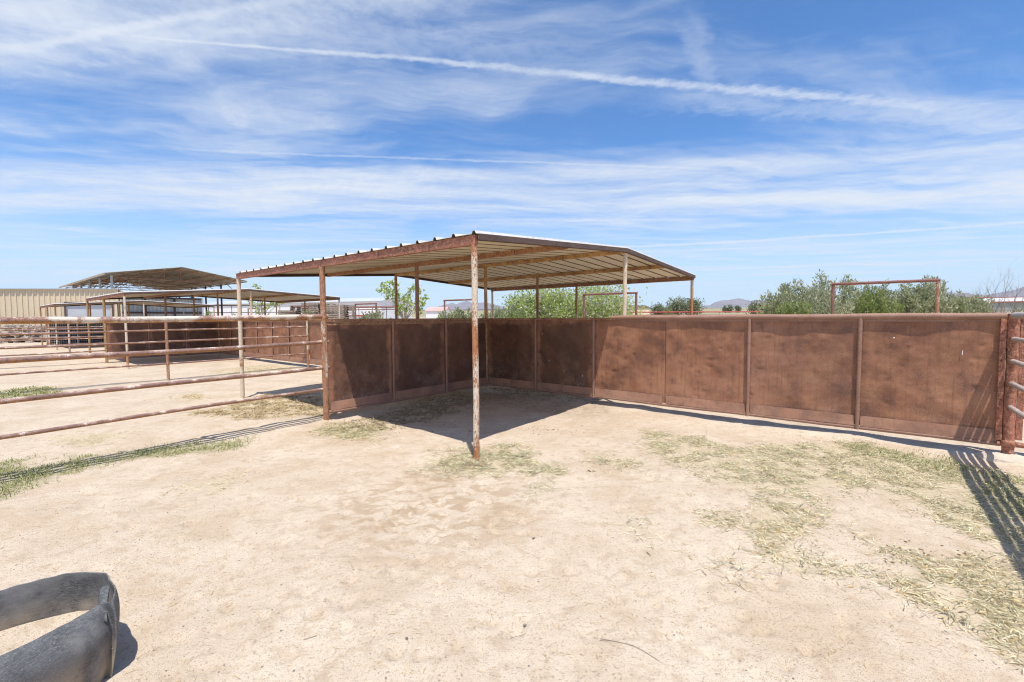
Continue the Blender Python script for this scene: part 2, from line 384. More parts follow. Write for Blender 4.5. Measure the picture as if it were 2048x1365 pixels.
M['grey_roof'] = material('grey_roof_metal', m_flat((.42, .45, .49), (.50, .53, .56), .3, .5))
M['grey_panel'] = material('galvanised_panel', m_flat((.34, .35, .33), (.46, .47, .45), .8, .45))
M['dark_steel'] = material('dark_painted_steel', m_flat((.05, .035, .035), (.09, .065, .06), 2., .6))
M['trim_red'] = material('red_painted_trim', m_flat((.38, .05, .05), (.42, .08, .07), 2., .5))
M['rubber'] = material('weathered_black_rubber', m_rubber)
M['arena_sheet'] = material('shaded_old_sheet', m_flat((.30, .275, .225), (.38, .35, .285), 1., .6))
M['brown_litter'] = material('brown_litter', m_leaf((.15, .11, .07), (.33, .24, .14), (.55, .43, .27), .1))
M['door_grey'] = material('pale_grey_door', m_flat((.56, .58, .60), (.64, .66, .67), .5, .5))
M['shade_backing'] = material('black_shade_backing', m_flat((.015, .015, .018), (.03, .03, .035), 4., .9))
M['roof_faded'] = material('faded_red_roof', m_flat((.58, .34, .30), (.66, .44, .40), .5, .5))
M['hill'] = material('dry_rock', m_hill)
M['wood'] = material('weathered_pallet_wood', m_flat((.34, .26, .20), (.50, .41, .32), 1.1, .85, dirt=(.20, .14, .10)))
M['bark'] = material('grey_bark', m_flat((.20, .165, .135), (.34, .29, .25), 6., .9))
M['bark_pale'] = material('pale_bark', m_flat((.46, .42, .37), (.62, .58, .52), 6., .9))
M['stone'] = material('broken_stone', m_flat((.34, .30, .26), (.50, .44, .38), 2., .9, dirt=(.26, .18, .12)))
M['concrete'] = material('crumbly_concrete', m_flat((.48, .41, .33), (.60, .52, .42), 9., .95, bs=.8))
M['wire'] = material('grey_wire', m_flat((.42, .42, .40), (.50, .50, .48), 5., .5))
M['leaf_bright'] = material('bright_leaves', m_leaf((.26, .36, .06), (.42, .52, .13), (.58, .62, .30)))
M['leaf_cedar'] = material('feathery_grey_green_leaves', m_leaf((.26, .29, .14), (.38, .41, .20), (.52, .52, .33)))
M['leaf_sage'] = material('sage_leaves', m_leaf((.30, .33, .17), (.42, .44, .25), (.56, .55, .38)))
M['leaf_dark'] = material('dark_green_leaves', m_leaf((.16, .19, .10), (.22, .25, .13), (.30, .32, .18)))
M['leaf_yellow'] = material('yellow_green_leaves', m_leaf((.22, .30, .07), (.30, .36, .10), (.38, .40, .18)))
M['blossom'] = material('pale_seed_fluff', m_leaf((.50, .44, .40), (.58, .52, .47), (.66, .62, .57), .3))
M['hay'] = material('dry_hay', m_leaf((.30, .22, .11), (.68, .56, .32), (.90, .80, .56), .2))
M['hay_gold'] = material('golden_straw', m_leaf((.50, .34, .14), (.62, .46, .21), (.70, .57, .34), .2))
M['hay_green'] = material('grey_green_hay', m_leaf((.22, .22, .12), (.55, .52, .33), (.85, .80, .60), .2))
M['grass'] = material('short_green_grass', m_leaf((.20, .25, .07), (.36, .38, .14), (.68, .60, .34), .3))
M['pebble'] = material('small_stones', m_flat((.12, .09, .075), (.34, .28, .24), 40., .9))
M['dung'] = material('dry_dung', m_flat((.13, .08, .045), (.24, .15, .08), 30., .95))

# ------------------------------------------------------------------ ground
POLY = {   # outlines of litter read off the photo, in its pixels
 'hay1': [(1305,862),(1400,880),(1480,905),(1560,888),(1640,885),(1740,893),(1850,925),(1960,950),(2048,960),(2140,1000),(2140,1150),(2048,1120),(1950,1068),(1850,1015),(1740,985),(1650,985),(1640,1010),(1560,1015),(1500,985),(1420,955),(1345,930),(1300,915),(1290,890)],
 'hay2': [(1440,1040),(1500,1005),(1560,1000),(1620,1010),(1610,1040),(1565,1080),(1620,1110),(1700,1150),(1715,1170),(1610,1155),(1470,1130),(1530,1105),(1500,1080)],
 'hay3': [(1722,1075),(1780,1090),(1860,1118),(1955,1098),(2048,1170),(2140,1240),(2140,1330),(2048,1295),(1950,1250),(1870,1225),(1800,1190),(1770,1160),(1790,1130)],
 'hay4': [(858,935),(890,905),(950,893),(1040,900),(1060,925),(1115,945),(1040,952),(940,955),(890,950)],
 'hay5': [(618,872),(660,850),(720,848),(765,868),(755,884),(690,884)],
 'hay6': [(1185,925),(1230,914),(1270,912),(1280,930),(1230,938)],
 'hay7': [(1052,975),(1085,968),(1100,985),(1075,1000)],
 'hay8': [(1235,1052),(1290,1048),(1310,1062),(1280,1078)],
 'shade1': [(690,848),(760,830),(850,800),(930,785),(965,790),(940,812),(860,840),(790,858),(740,862)],
 'shade2': [(975,775),(1080,782),(1190,798),(1180,806),(1060,800),(990,795)],
 'straw1': [(395,828),(470,805),(540,792),(600,790),(642,800),(642,832),(560,836),(480,838)],
 'straw2': [(325,796),(390,788),(430,797),(380,802)],
 'straw3': [(75,878),(160,868),(250,870),(200,884),(110,886)],
 'straw4': [(380,975),(460,945),(480,950),(440,985)],
 'straw5': [(420,742),(520,730),(600,735),(560,748),(470,750)],
 'grass1': [(-60,940),(0,928),(60,918),(90,928),(200,915),(330,896),(480,880),(470,893),(300,915),(180,940),(90,962),(20,988),(-60,1010)],
 'grass2': [(-60,788),(0,785),(60,777),(115,776),(110,790),(0,804),(-60,808)],
 'grass3': [(1695,893),(1760,897),(1860,918),(1925,932),(2000,950),(2110,1010),(2110,1080),(2048,1050),(1990,1000),(1900,948),(1800,925)],
 'grass4': [(125,912),(160,904),(165,912),(130,918)],
 'grass5': [(640,862),(700,856),(745,866),(735,880),(700,872)],
}
PGP = {k: np.array([gp(x, y)[:2] for x, y in v]) for k, v in POLY.items()}
def inside(P, poly):
    x, y = P[:, 0], P[:, 1]; r = np.zeros(len(P), bool); n = len(poly); j = n-1
    for i in range(n):
        xi, yi = poly[i]; xj, yj = poly[j]
        c = ((yi > y) != (yj > y)) & (x < (xj-xi)*(y-yi)/(yj-yi+1e-12)+xi); r ^= c; j = i
    return r
def edge_dist(P, poly):
    d = np.full(len(P), 1e9); n = len(poly)
    for i in range(n):
        a, b = poly[i], poly[(i+1) % n]; ab = b-a
        t = np.clip(((P-a)@ab)/(ab@ab+1e-12), 0, 1); d = np.minimum(d, np.hypot(*(P-(a+t[:, None]*ab)).T))
    return np.where(inside(P, poly), d, -d)
def vnoise(x, y, sc, seed):
    g = np.random.default_rng(seed).random((64, 64)); X = x*sc; Y = y*sc
    i = np.floor(X).astype(int); j = np.floor(Y).astype(int); fx = X-i; fy = Y-j
    fx = fx*fx*(3-2*fx); fy = fy*fy*(3-2*fy)
    G = lambda a, b: g[a % 64, b % 64]
    return (G(i, j)*(1-fx)+G(i+1, j)*fx)*(1-fy)+(G(i, j+1)*(1-fx)+G(i+1, j+1)*fx)*fy
PR = []
prr = random.Random(12)
for (px, py, sx, sy, n) in ((850, 1010, 110, 60, 120), (480, 1090, 220, 110, 90), (1050, 1170, 230, 90, 60), (1330, 990, 120, 60, 30), (850, 900, 160, 20, 40), (300, 900, 160, 40, 40), (1560, 1200, 160, 70, 25), (1050, 830, 120, 14, 40)):
    for _ in range(n):
        q = gp(prr.gauss(px, sx), min(1340, max(800, prr.gauss(py, sy)))); PR.append((q[0], q[1], prr.uniform(.032, .058), prr.uniform(.010, .024), prr.random()*6.28))
PR = np.array(PR)
def prints(x, y):
    z = np.zeros(len(x))
    for (u_, v_) in ((0, -3.77), (3.2, -3.77), (-3.2, -3.77), (0, -.03), (S-.05, -.02), (-S, -3.8), (-S, 0), (0, -8.7)):
        b_ = W(u_, v_); d_ = np.hypot(x-b_.x, y-b_.y); z += .030*np.exp(-(d_/.13)**2)*(.6+.8*vnoise(x, y, 13., 31))
    wl = (x-KX)*ud.x+(y-KY)*ud.y; wv_ = (x-KX)*vd.x+(y-KY)*vd.y
    z += .035*np.exp(-((wv_-.05)/.22)**2)*(wl > -8)*(wl < 9)*vnoise(x, y, 2.2, 33)+.03*np.exp(-(wl/.25)**2)*(wv_ > -3.9)*(wv_ < .2)*vnoise(x, y, 2.6, 34)
    for (cx, cy, r_, dp, an) in PR:
        k = np.where((np.abs(x-cx) < .2) & (np.abs(y-cy) < .2))[0]
        if len(k) == 0: continue
        dx, dy = x[k]-cx, y[k]-cy; c, s_ = math.cos(an), math.sin(an); u_ = (dx*c+dy*s_)/r_; v_ = (-dx*s_+dy*c)/(r_*.8); d2 = u_*u_+v_*v_
        z[k] += -dp*np.exp(-d2**2)+dp*.45*np.exp(-((np.sqrt(d2)-1.35)/.3)**2)*(.5+.5*np.clip(u_, -1, 1))
    return z
def gz(x, y):
    x = np.asarray(x, float); y = np.asarray(y, float); r = np.hypot(x, y)
    near = np.clip(1-(r-14)/20, 0, 1)
    z = ((vnoise(x, y, .9, 1)-.5)*.030 + (vnoise(x, y, 3.1, 2)-.5)*.020 + (vnoise(x, y, 9., 3)-.5)*.009)*near
    st = 26+22*np.clip((2-x)/17, 0, 1)
    if x.ndim and len(x) > 50: z = z+prints(x, y)
    return z + np.maximum(0, r-st)*.0185*np.clip((r-st)/20, 0, 1)
def tz(x, y): return float(gz(x, y))
def axis(lo, hi, d0, g, far_):
    a = list(np.arange(lo, hi, d0)); d = d0
    while a[-1] < far_: d *= g; a.append(a[-1]+d)
    d = d0
    while a[0] > -far_: d *= g; a.insert(0, a[0]-d)
    return np.array(a)
ax = axis(-3.6, 4.2, .024, 1.07, 9000); ay = axis(1.5, 7.2, .024, 1.07, 9000)
GX, GY = np.meshgrid(ax, ay); gx, gy = GX.ravel(), GY.ravel(); gzv = gz(gx, gy)
me = bpy.data.meshes.new('ground'); me.vertices.add(len(gx)); me.vertices.foreach_set('co', np.stack([gx, gy, gzv], 1).ravel())
nx, ny = len(ax), len(ay); I = (np.arange(ny-1)[:, None]*nx+np.arange(nx-1)[None]).ravel()
Fc = np.stack([I, I+1, I+nx+1, I+nx], 1).astype(np.int32)
me.loops.add(Fc.size); me.loops.foreach_set('vertex_index', Fc.ravel()); me.polygons.add(len(Fc))
me.polygons.foreach_set('loop_start', np.arange(0, Fc.size, 4, dtype=np.int32)); me.polygons.foreach_set('use_smooth', np.ones(len(Fc), bool))
P2 = np.stack([gx, gy], 1); litter = np.zeros(len(gx)); green = np.zeros(len(gx)); nearm = np.hypot(gx, gy) < 30
jit = (vnoise(gx, gy, 2.6, 9)-.5)*.45+(vnoise(gx, gy, 8., 10)-.5)*.25
for k, pl in PGP.items():
    e = edge_dist(P2[nearm], pl)+jit[nearm]*.6; w_ = np.clip(e/.18+.35, 0, 1)
    if k.startswith('grass'): green[nearm] = np.maximum(green[nearm], w_*.35); 
    else: litter[nearm] = np.maximum(litter[nearm], w_)
# trampled dung under the shelter and along the back of the wall
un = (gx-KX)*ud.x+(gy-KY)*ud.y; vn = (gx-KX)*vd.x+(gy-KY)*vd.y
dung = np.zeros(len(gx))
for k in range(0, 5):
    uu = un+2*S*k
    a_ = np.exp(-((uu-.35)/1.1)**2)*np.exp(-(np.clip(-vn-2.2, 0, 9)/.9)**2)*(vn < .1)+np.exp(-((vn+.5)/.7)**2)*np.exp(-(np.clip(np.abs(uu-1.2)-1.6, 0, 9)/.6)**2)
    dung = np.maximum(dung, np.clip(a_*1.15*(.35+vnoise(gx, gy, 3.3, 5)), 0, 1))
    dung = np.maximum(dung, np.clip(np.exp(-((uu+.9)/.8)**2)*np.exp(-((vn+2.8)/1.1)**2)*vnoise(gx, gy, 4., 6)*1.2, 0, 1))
green[np.hypot(gx, gy) > 160] = .55
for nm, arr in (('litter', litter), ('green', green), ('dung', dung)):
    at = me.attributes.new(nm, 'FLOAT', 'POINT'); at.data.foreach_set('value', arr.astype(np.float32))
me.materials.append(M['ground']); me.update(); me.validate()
go = bpy.data.objects.new('ground', me); scene.collection.objects.link(go); tag(go, kind='structure')

# ------------------------------------------------------------------ straw, grass, pebbles
def blades(name, polys, dens, mat, lmin, lmax, wid, up, label, cat, kind='stuff', soft=.38):
    out = []
    for k, dmul in polys:
        pl = PGP[k]; lo, hi = pl.min(0)-.4, pl.max(0)+.4; n = int(np.prod(hi-lo)*dens*dmul)
        P = lo+rng.random((n, 2))*(hi-lo)
        e = edge_dist(P, pl)+((vnoise(P[:, 0], P[:, 1], 2.6, 9)-.5)*.45+(vnoise(P[:, 0], P[:, 1], 8., 10)-.5)*.25)*.6
        clump = vnoise(P[:, 0], P[:, 1], 6.5, 13)*.6+vnoise(P[:, 0], P[:, 1], 17., 14)*.4
        keep = rng.random(n) < np.clip(e/soft+.55, 0.0, 1)**1.3*np.clip((clump-.30)*3.4, .05, 1)
        out.append(P[keep])
    P = np.concatenate(out); n = len(P)
    tuft = np.clip((vnoise(P[:, 0], P[:, 1], 11., 21)*.6+vnoise(P[:, 0], P[:, 1], 4.3, 22)*.6-.62)*4, 0, 1)
    a = rng.random(n)*2*np.pi; L = lmin+(lmax-lmin)*rng.random(n)**1.6; el = np.abs(rng.normal(0, up, n))*(1+2.2*tuft)
    base = np.stack([P[:, 0], P[:, 1], gz(P[:, 0], P[:, 1])+.002+rng.random(n)*(.008+.028*tuft)], 1)
    d = np.stack([np.cos(a)*np.cos(el), np.sin(a)*np.cos(el), np.sin(el)], 1)
    s_ = np.stack([-np.sin(a), np.cos(a), rng.normal(0, .6, n)], 1); s_ /= np.linalg.norm(s_, axis=1)[:, None]; s_ *= (wid/2*rng.uniform(.6, 1.7, n))[:, None]
    bend = np.stack([rng.normal(0, .25, n), rng.normal(0, .25, n), rng.normal(0, .08, n)*0], 1)
    tip = base+(d+bend*.6)*L[:, None]; mid = base+d*(L/2)[:, None]
    tip[:, 2] = np.maximum(tip[:, 2], base[:, 2])
    Q = np.stack([base-s_, base+s_, mid+s_, tip, mid-s_], 1)
    o = quads(name, Q, mat); tag(o, label, cat, kind=kind); return o
blades('hay', [('hay1', 1), ('hay2', 1), ('hay3', 1.1), ('hay4', 2.0), ('hay5', 1.2), ('hay6', 1.0), ('hay7', .8), ('hay8', .5)], 4600, M['hay_green'], .025, .10, .0030, .12, 'thin scatter of grey green hay lying on the dirt in front of the long rusty wall', 'hay')
blades('straw', [('hay1', 1), ('hay2', 1.3), ('hay3', 1.3), ('hay4', 1.8), ('hay5', 2.0), ('hay6', .8), ('straw1', 1.6), ('straw2', .8), ('straw3', .5), ('straw4', .5), ('straw5', .6)], 3400, M['hay'], .02, .08, .0032, .10, 'pale yellow straw bits mixed over the trampled dirt and hay patches', 'straw')
blades('straw', [('straw1', 1), ('straw2', .6), ('hay2', .5), ('hay3', .5), ('hay5', .8)], 1500, M['hay_gold'], .02, .06, .006, .08, 'golden brown straw litter thickest behind the near pipe rails by the shelter post', 'straw')
blades('grass', [('grass1', 1), ('grass3', .75), ('grass4', 1.), ('grass5', .35)], 5200, M['grass'], .02, .055, .0045, .7, 'short green grass growing along the foot of the pipe fences', 'grass', soft=.3)
blades('grass', [('grass2', 1)], 1500, M['grass'], .03, .08, .012, .7, 'strip of green grass beyond the near fence at the far left', 'grass')
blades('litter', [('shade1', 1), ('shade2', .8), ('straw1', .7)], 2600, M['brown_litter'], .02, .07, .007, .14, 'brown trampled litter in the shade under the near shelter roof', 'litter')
blades('straw', [('shade1', .5), ('straw1', .6)], 1500, M['hay'], .02, .08, .005, .14, 'pale straw caught in the shade along the foot of the short wall', 'straw')
def lumps(name, X, Y, rad, mat, label, cat, flat=.6):
    t_ = (1+5**.5)/2
    iv = np.array([(-1, t_, 0), (1, t_, 0), (-1, -t_, 0), (1, -t_, 0), (0, -1, t_), (0, 1, t_), (0, -1, -t_), (0, 1, -t_), (t_, 0, -1), (t_, 0, 1), (-t_, 0, -1), (-t_, 0, 1)])/1.9
    fi = np.array([(0, 11, 5), (0, 5, 1), (0, 1, 7), (0, 7, 10), (0, 10, 11), (1, 5, 9), (5, 11, 4), (11, 10, 2), (10, 7, 6), (7, 1, 8), (3, 9, 4), (3, 4, 2), (3, 2, 6), (3, 6, 8), (3, 8, 9), (4, 9, 5), (2, 4, 11), (6, 2, 10), (8, 6, 7), (9, 8, 1)])
    n = len(X); a = rng.random(n)*6.283; c, s_ = np.cos(a), np.sin(a)
    V = iv[None]*(1+rng.normal(0, .18, (n, 12, 1))); V = V*np.stack([rad*rng.uniform(.8, 1.5, n), rad, rad*flat], 1)[:, None]
    V = np.stack([V[..., 0]*c[:, None]-V[..., 1]*s_[:, None], V[..., 0]*s_[:, None]+V[..., 1]*c[:, None], V[..., 2]], 2)
    V += np.stack([X, Y, gz(X, Y)+rad*flat*.35], 1)[:, None]
    Fs = (fi[None]+12*np.arange(n)[:, None, None]).reshape(-1, 3)
    me = bpy.data.meshes.new(name); me.from_pydata(V.reshape(-1, 3).tolist(), [], Fs.tolist()); me.materials.append(mat)
    o = bpy.data.objects.new(name, me); scene.collection.objects.link(o); tag(o, label, cat, kind='stuff')
n_ = 6500
lumps('gravel', rng.uniform(-4.8, 5.6, n_), 1.3+rng.random(n_)**1.2*7.5, (.0011+.0042*rng.random(n_)**3)*(1+(rng.random(n_) < .015)*1.2), M['pebble'], 'tiny pebbles and crumbs strewn over the bare dirt of the pen', 'gravel')
def dung_pts():
    X, Y = [], []
    for (x, y, sx, sy, n) in ((1080, 858, 25, 4, 40), (1130, 862, 40, 6, 18), (560, 812, 50, 12, 150), (600, 800, 30, 10, 120), (860, 815, 80, 18, 180), (790, 845, 60, 10, 120), (960, 800, 60, 10, 90), (1180, 945, 4, 1, 14), (1730, 940, 80, 22, 60), (1850, 1110, 70, 15, 40)):
        for _ in range(n):
            p = gp(x+random.gauss(0, sx), min(1300, max(790, y+random.gauss(0, sy)))); X.append(p[0]); Y.append(p[1])
    return np.array(X), np.array(Y)
X_, Y_ = dung_pts(); lumps('dung', X_, Y_, rng.uniform(.003, .010, len(X_)), M['dung'], 'dried brown dung crumbs lying in the shade under the shelter', 'dung')
n = 5200; x = rng.uniform(-4.8, 5.6, n); y = 1.3+rng.random(n)**1.2*7.5
a = rng.random(n)*6.283; L = rng.uniform(.008, .045, n)*(1+1.2*(rng.random(n) < .06))
b = np.stack([x, y, gz(x, y)+.004], 1); d = np.stack([np.cos(a), np.sin(a), rng.random(n)*.12], 1); s_ = np.stack([-np.sin(a), np.cos(a), 0*a], 1)*.0012
tag(quads('straw', np.stack([b-s_, b+s_, b+d*L[:, None]+s_, b+d*L[:, None]-s_], 1), M['hay_gold']), 'loose single straw stalks dotted across the open dirt of the pen', 'straw', kind='stuff')
def twig(pts, r, label, cat='twig', mat='bark'):
    mb = MB(); mb.tube([Vector(gp(x, y, 0))+Vector((0, 0, tz(*gp(x, y)[:2])+r*1.2)) for x, y in pts], [r*(1-.6*i/len(pts)) for i in range(len(pts))], 6)
    tag(mb.build('twig', M[mat]), label, cat)
twig([(1200, 1277), (1235, 1283), (1265, 1290), (1290, 1303), (1318, 1322)], .0022, 'long thin dark twig lying on bare dirt at the bottom of the picture')
twig([(607, 1287), (620, 1283), (634, 1279)], .0035, 'short tan stick on the bare dirt right of the black tub', mat='wood')
twig([(1020, 1269), (1042, 1264), (1064, 1258)], .0014, 'thin green stalk lying on bare dirt near the bottom centre')

# ------------------------------------------------------------------ steel walls
def sheet_panel(a, b, z0, z1, seed, amp=1., fine=False):
    """dented steel sheet from a to b (Vectors at z=0); front is to the right of a->b"""
    mb = MB(); d = b-a; L = d.length; nrm = Vector((d.y, -d.x, 0)).normalized(); nu, nv = (max(6, int(L/.020)), 66) if fine else (max(6, int(L/.07)), 20)
    dents = [(random.random(), random.uniform(.15, .8), random.uniform(.02, .045), random.uniform(.005, .013)*random.choice((1, -1))) for _ in range(int(11*L))]
    folds = [(random.random(), random.uniform(.1, .85), random.uniform(.03, .085), random.uniform(.005, .010)) for _ in range(int(2.2*L))]
    def fn(i, j):
        x = i*L; z = z0+(z1-z0)*j
        w = math.sin(math.pi*min(1, max(0, i)))**.5
        o = (noise.noise(Vector((x*1.6+seed*7.1, z*1.2, seed)))*.020+noise.noise(Vector((x*4.3, z*3.9, seed+9)))*.010+noise.noise(Vector((x*9.5, z*13, seed+5)))*.0028)*w
        o += .006*math.sin(x*3.9+seed)*w*j
        for (cu, cz, rr, h) in dents:
            q = ((i-cu)*L)**2+((j-cz)*(z1-z0))**2
            if q < rr*rr*9: o += h*math.exp(-q/(rr*rr))*(1 if z < z0+(z1-z0)*cz else .35)
        for (cu, cz, rr, h) in folds:      # horizontal creases: a sharp lip above, a soft hollow below
            qx = (i-cu)*L/rr; qz = (z-z0-(z1-z0)*cz)
            if abs(qx) < 2 and -.16 < qz < .05: o += h*math.exp(-qx*qx)*(math.exp(-(qz/.014)**2)-.9*math.exp(-((qz+.035)/.035)**2))
        return a+d*i+Vector((0, 0, z))+nrm*o*amp
    mb.grid(fn, nu, nv)
    return mb, nrm
def steel_wall(a, b, cuts, label, group, z0=.18, z1=1.57, cap='angle', posts=True, kick=True, seed=1, pipe_from=None, stained=()):
    """a wall of rusty sheets between upright pipes, pipe along the top and bottom"""
    root = empty('steel_wall', (a+b)/2, label=label, cat='wall', group=group)
    d = (b-a); L = d.length; d.normalize(); nrm = Vector((d.y, -d.x, 0)); ts = [0]+list(cuts)+[L]; PANELS = []
    for i in range(len(ts)-1):
        mb, _ = sheet_panel(a+d*(ts[i]+.0005), a+d*(ts[i+1]-.0005), z0, z1, seed+i, 1., seed < 20)
        o = mb.build('panel', M['sheet_stain_shade' if i in stained else 'sheet'], root); PANELS.append(o); s_ = o.modifiers.new('thick', 'SOLIDIFY'); s_.thickness = .004
    for i, t_ in enumerate(ts[1:-1]):
        if posts is True or posts[i]:
            p = a+d*t_+nrm*.028; mb = MB(); mb.tube([p+Vector((0, 0, z0-.05)), p+Vector((0, 0, z1+.01))], .024, 12)
            mb.build('post', M['pipe_brown'], root)
    if kick:
        for i in range(len(ts)-1):
            m2 = MB(); p, q = a+d*(ts[i]+.03), a+d*(ts[i+1]-.03)
            def fn(s1, s2):
                off = .030-.014*s2; zz = z0-.005+.135*s2
                return p.lerp(q, s1)+nrm*(off+.003*noise.noise(Vector((s1*5, s2, seed+i))))+Vector((0, 0, zz))
            m2.grid(fn, 16, 2, sm=False); o = m2.build('kick_strip', M['kick'], PANELS[i])
            s_ = o.modifiers.new('thick', 'SOLIDIFY'); s_.thickness = .004
    mb = MB(); n = 14
    mb.tube([a+d*L*i/n+nrm*.012+Vector((0, 0, z0-.028+.004*math.sin(i*1.7+seed))) for i in range(n+1)], .024, 10); mb.build('bottom_rail', M['pipe_brown'], root)
    if cap == 'pipe':
        pf = pipe_from or 0
        if pf > 0:
            mb = MB(); mb.bar(a+nrm*.006+Vector((0, 0, z1+.012)), a+d*pf+nrm*.006+Vector((0, 0, z1+.012)), .055, .045); mb.build('top_channel', M['beam_brown'], root, .004)
        mb = MB(); n = 16
        mb.tube([a+d*(pf-.12+(L-pf+.12)*i/n)+nrm*.012+Vector((0, 0, z1+.028+.004*math.sin(i*1.1))) for i in range(n+1)], .040, 14); mb.build('top_rail', M['pipe_brown'], root)
        mb = MB(); mb.bar(a+d*pf+nrm*.004+Vector((0, 0, z1-.022)), b+nrm*.004+Vector((0, 0, z1-.022)), .03, .03); mb.build('cap_strip', M['pipe_brown'], root)
    else:
        mb = MB(); mb.bar(a+nrm*.006+Vector((0, 0, z1+.012)), b+nrm*.006+Vector((0, 0, z1+.012)), .06, .05); mb.build('top_channel', M['beam_brown'], root, .004)
        mb = MB(); mb.bar(a+nrm*.012+Vector((0, 0, z1-.04)), b+nrm*.012+Vector((0, 0, z1-.04)), .028, .05); mb.build('cap_strip', M['beam_brown'], root)
    return root
# near corner: the wall from the gate post back to the corner, then the long wall to the right
gw = 'rusted steel windbreak walls between the pens'
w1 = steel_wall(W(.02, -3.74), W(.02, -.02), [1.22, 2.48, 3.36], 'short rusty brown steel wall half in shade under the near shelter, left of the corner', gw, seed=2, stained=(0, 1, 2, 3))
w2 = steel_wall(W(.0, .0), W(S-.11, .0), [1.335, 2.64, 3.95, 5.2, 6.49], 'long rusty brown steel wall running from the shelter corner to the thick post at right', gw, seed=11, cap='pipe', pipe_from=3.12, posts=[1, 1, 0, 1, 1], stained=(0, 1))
w3 = steel_wall(W(-S, .0), W(-.03, .0), [1.3, 2.6, 3.9, 5.2, 6.5], 'brown steel wall glimpsed beyond the rails just left of the tall gate post', gw, seed=21)
w4 = steel_wall(W(S+.10, .0), W(2*S-2, .0), [1.3, 2.6, 3.9], 'steel wall cut off by the right frame edge, beyond the thick rusty post', gw, seed=31, cap='pipe', pipe_from=0)
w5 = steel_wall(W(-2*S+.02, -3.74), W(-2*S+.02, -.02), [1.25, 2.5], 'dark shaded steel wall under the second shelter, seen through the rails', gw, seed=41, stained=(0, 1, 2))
w6 = steel_wall(W(-2*S, .0), W(-S-.03, .0), [1.3, 2.6, 3.9, 5.2, 6.5], 'sunlit steel wall seen through the rails between the two nearer shelters', gw, seed=51)
w7 = steel_wall(W(-5*S, .0), W(-4*S, .0), [1.3, 2.6, 3.9, 5.2, 6.5], 'dark steel wall behind the wire mesh under the farthest shelter', gw, seed=61)
w8 = steel_wall(W(-4*S, .0), W(-2*S-.03, .0), [1.3, 2.6, 3.9, 5.2, 6.5, 9, 11.5, 14], 'steel wall running from the farthest shelter to the second one', gw, seed=71)
# crusty welded plate on the gate post side of the short wall
mb = MB(); mb.bar(W(.035, -3.765, .15), W(.035, -3.765, 1.5), .02, .035, up=tuple(vd)); mb.build('edge_strip', M['pipe_top'], w1)
# a few white bird droppings and scrapes stuck on the long wall
for (px, py, w_, h_) in ((1925, 706, .006, .055), (1788, 676, .010, .012), (1683, 630, .006, .03), (1878, 628, .006, .03), (1085, 668, .006, .02), (1128, 742, .005, .03), (1165, 752, .005, .03), (1098, 722, .005, .03)):
    rr_ = ray(px, py); o_ = Vector((0, 0, EYE)); rv = Vector(rr_); t_ = (vd.dot(W(0, 0))-.024)/vd.dot(rv)
    c_ = o_+rv*t_; mb = MB(); mb.bar(c_-Vector((w_*.3, 0, h_/2)), c_+Vector((w_*.3, 0, h_/2)), w_, .003, up=tuple(vd)); mb.build('dropping', M['white'], w2)
# thick corner post at the end of the long wall
P0 = W(S-.05, -.02)
mb = MB(); n = 12
mb.tube([P0+Vector((.004*math.sin(i), 0, -.1+1.72*i/n)) for i in range(n+1)], .050, 20); tp = mb.build('corner_post', M['beam_red'], w2)
mb = MB(); mb.tube([P0+Vector((0, 0, .13)), P0+Vector((0, 0, .15)), P0+Vector((0, 0, .19)), P0+Vector((0, 0, .21))], [.052, .066, .066, .052], 20)
mb.tube([P0-ud*.09+Vector((0, 0, .165)), P0+ud*.16+Vector((0, 0, .165))], .030, 12); mb.build('collar', M['beam_red'], tp)
mb = MB(); mb.bar(P0-ud*.078+Vector((0, 0, .20)), P0-ud*.078+Vector((0, 0, 1.60)), .05, .05, up=tuple(vd)); mb.build('edge_strip', M['beam_red'], w2, .003)
mb = MB(); mb.bar(P0+ud*.078+Vector((0, 0, .22)), P0+ud*.078+Vector((0, 0, 1.56)), .055, .018, up=tuple(vd)); mb.build('edge_strip', M['beam_red'], w4, .003)
mb = MB()
vs_ = []; 
for j in range(5):
    for i in range(22):
        t_ = 6.283*i/22; r_ = (.06, .11, .17, .215, .25)[j]*(1+.22*noise.noise(Vector((math.cos(t_)*1.7, math.sin(t_)*1.7, j*.3))))
        vs_.append((P0.x+r_*math.cos(t_)*1.15, P0.y+r_*math.sin(t_)*.85, (.062, .052, .044, .02, -.03)[j]+.012*noise.noise(Vector((i*.9, j*1.3, 4)))))
mb.add(vs_, [(j*22+i, j*22+(i+1) % 22, (j+1)*22+(i+1) % 22, (j+1)*22+i) for j in range(4) for i in range(22)], sm=False)
mb.build('footing', M['concrete'], tp)

# ------------------------------------------------------------------ pipe fences
def rail_pts(a, b, z0, z1, n=14, w=.006, s=0):
    return [a.lerp(b, i/n)+Vector((0, 0, z0+(z1-z0)*i/n+w*math.sin(i*.9+s)-w*1.5*math.sin(math.pi*i/n))) for i in range(n+1)]
def pipe_fence(a, b, rails, posts, label, group='pipe rail fences dividing the pens', mats=('pipe_top', 'pipe'), pmat='post_rust', prad=.034, pz=1.58, seed=0, w=.006):
    root = empty('pipe_fence', (a+b)/2, label=label, cat='fence', group=group); L = (b-a).length; d = (b-a).normalized()
    for i, (z0, z1, r_) in enumerate(rails):
        mb = MB(); mb.tube(rail_pts(a, b, z0, z1, 16, w, seed+i*1.3), r_, 12); mb.build('rail', M[mats[0] if i == 0 else mats[1]], root)
    for t_ in posts:
        p = a+d*t_; mb = MB(); mb.tube([p+Vector((0, 0, -.1)), p+Vector((0, 0, pz-rails[0][2]*.4))], prad, 12); mb.build('post', M[pmat], root)
    return root
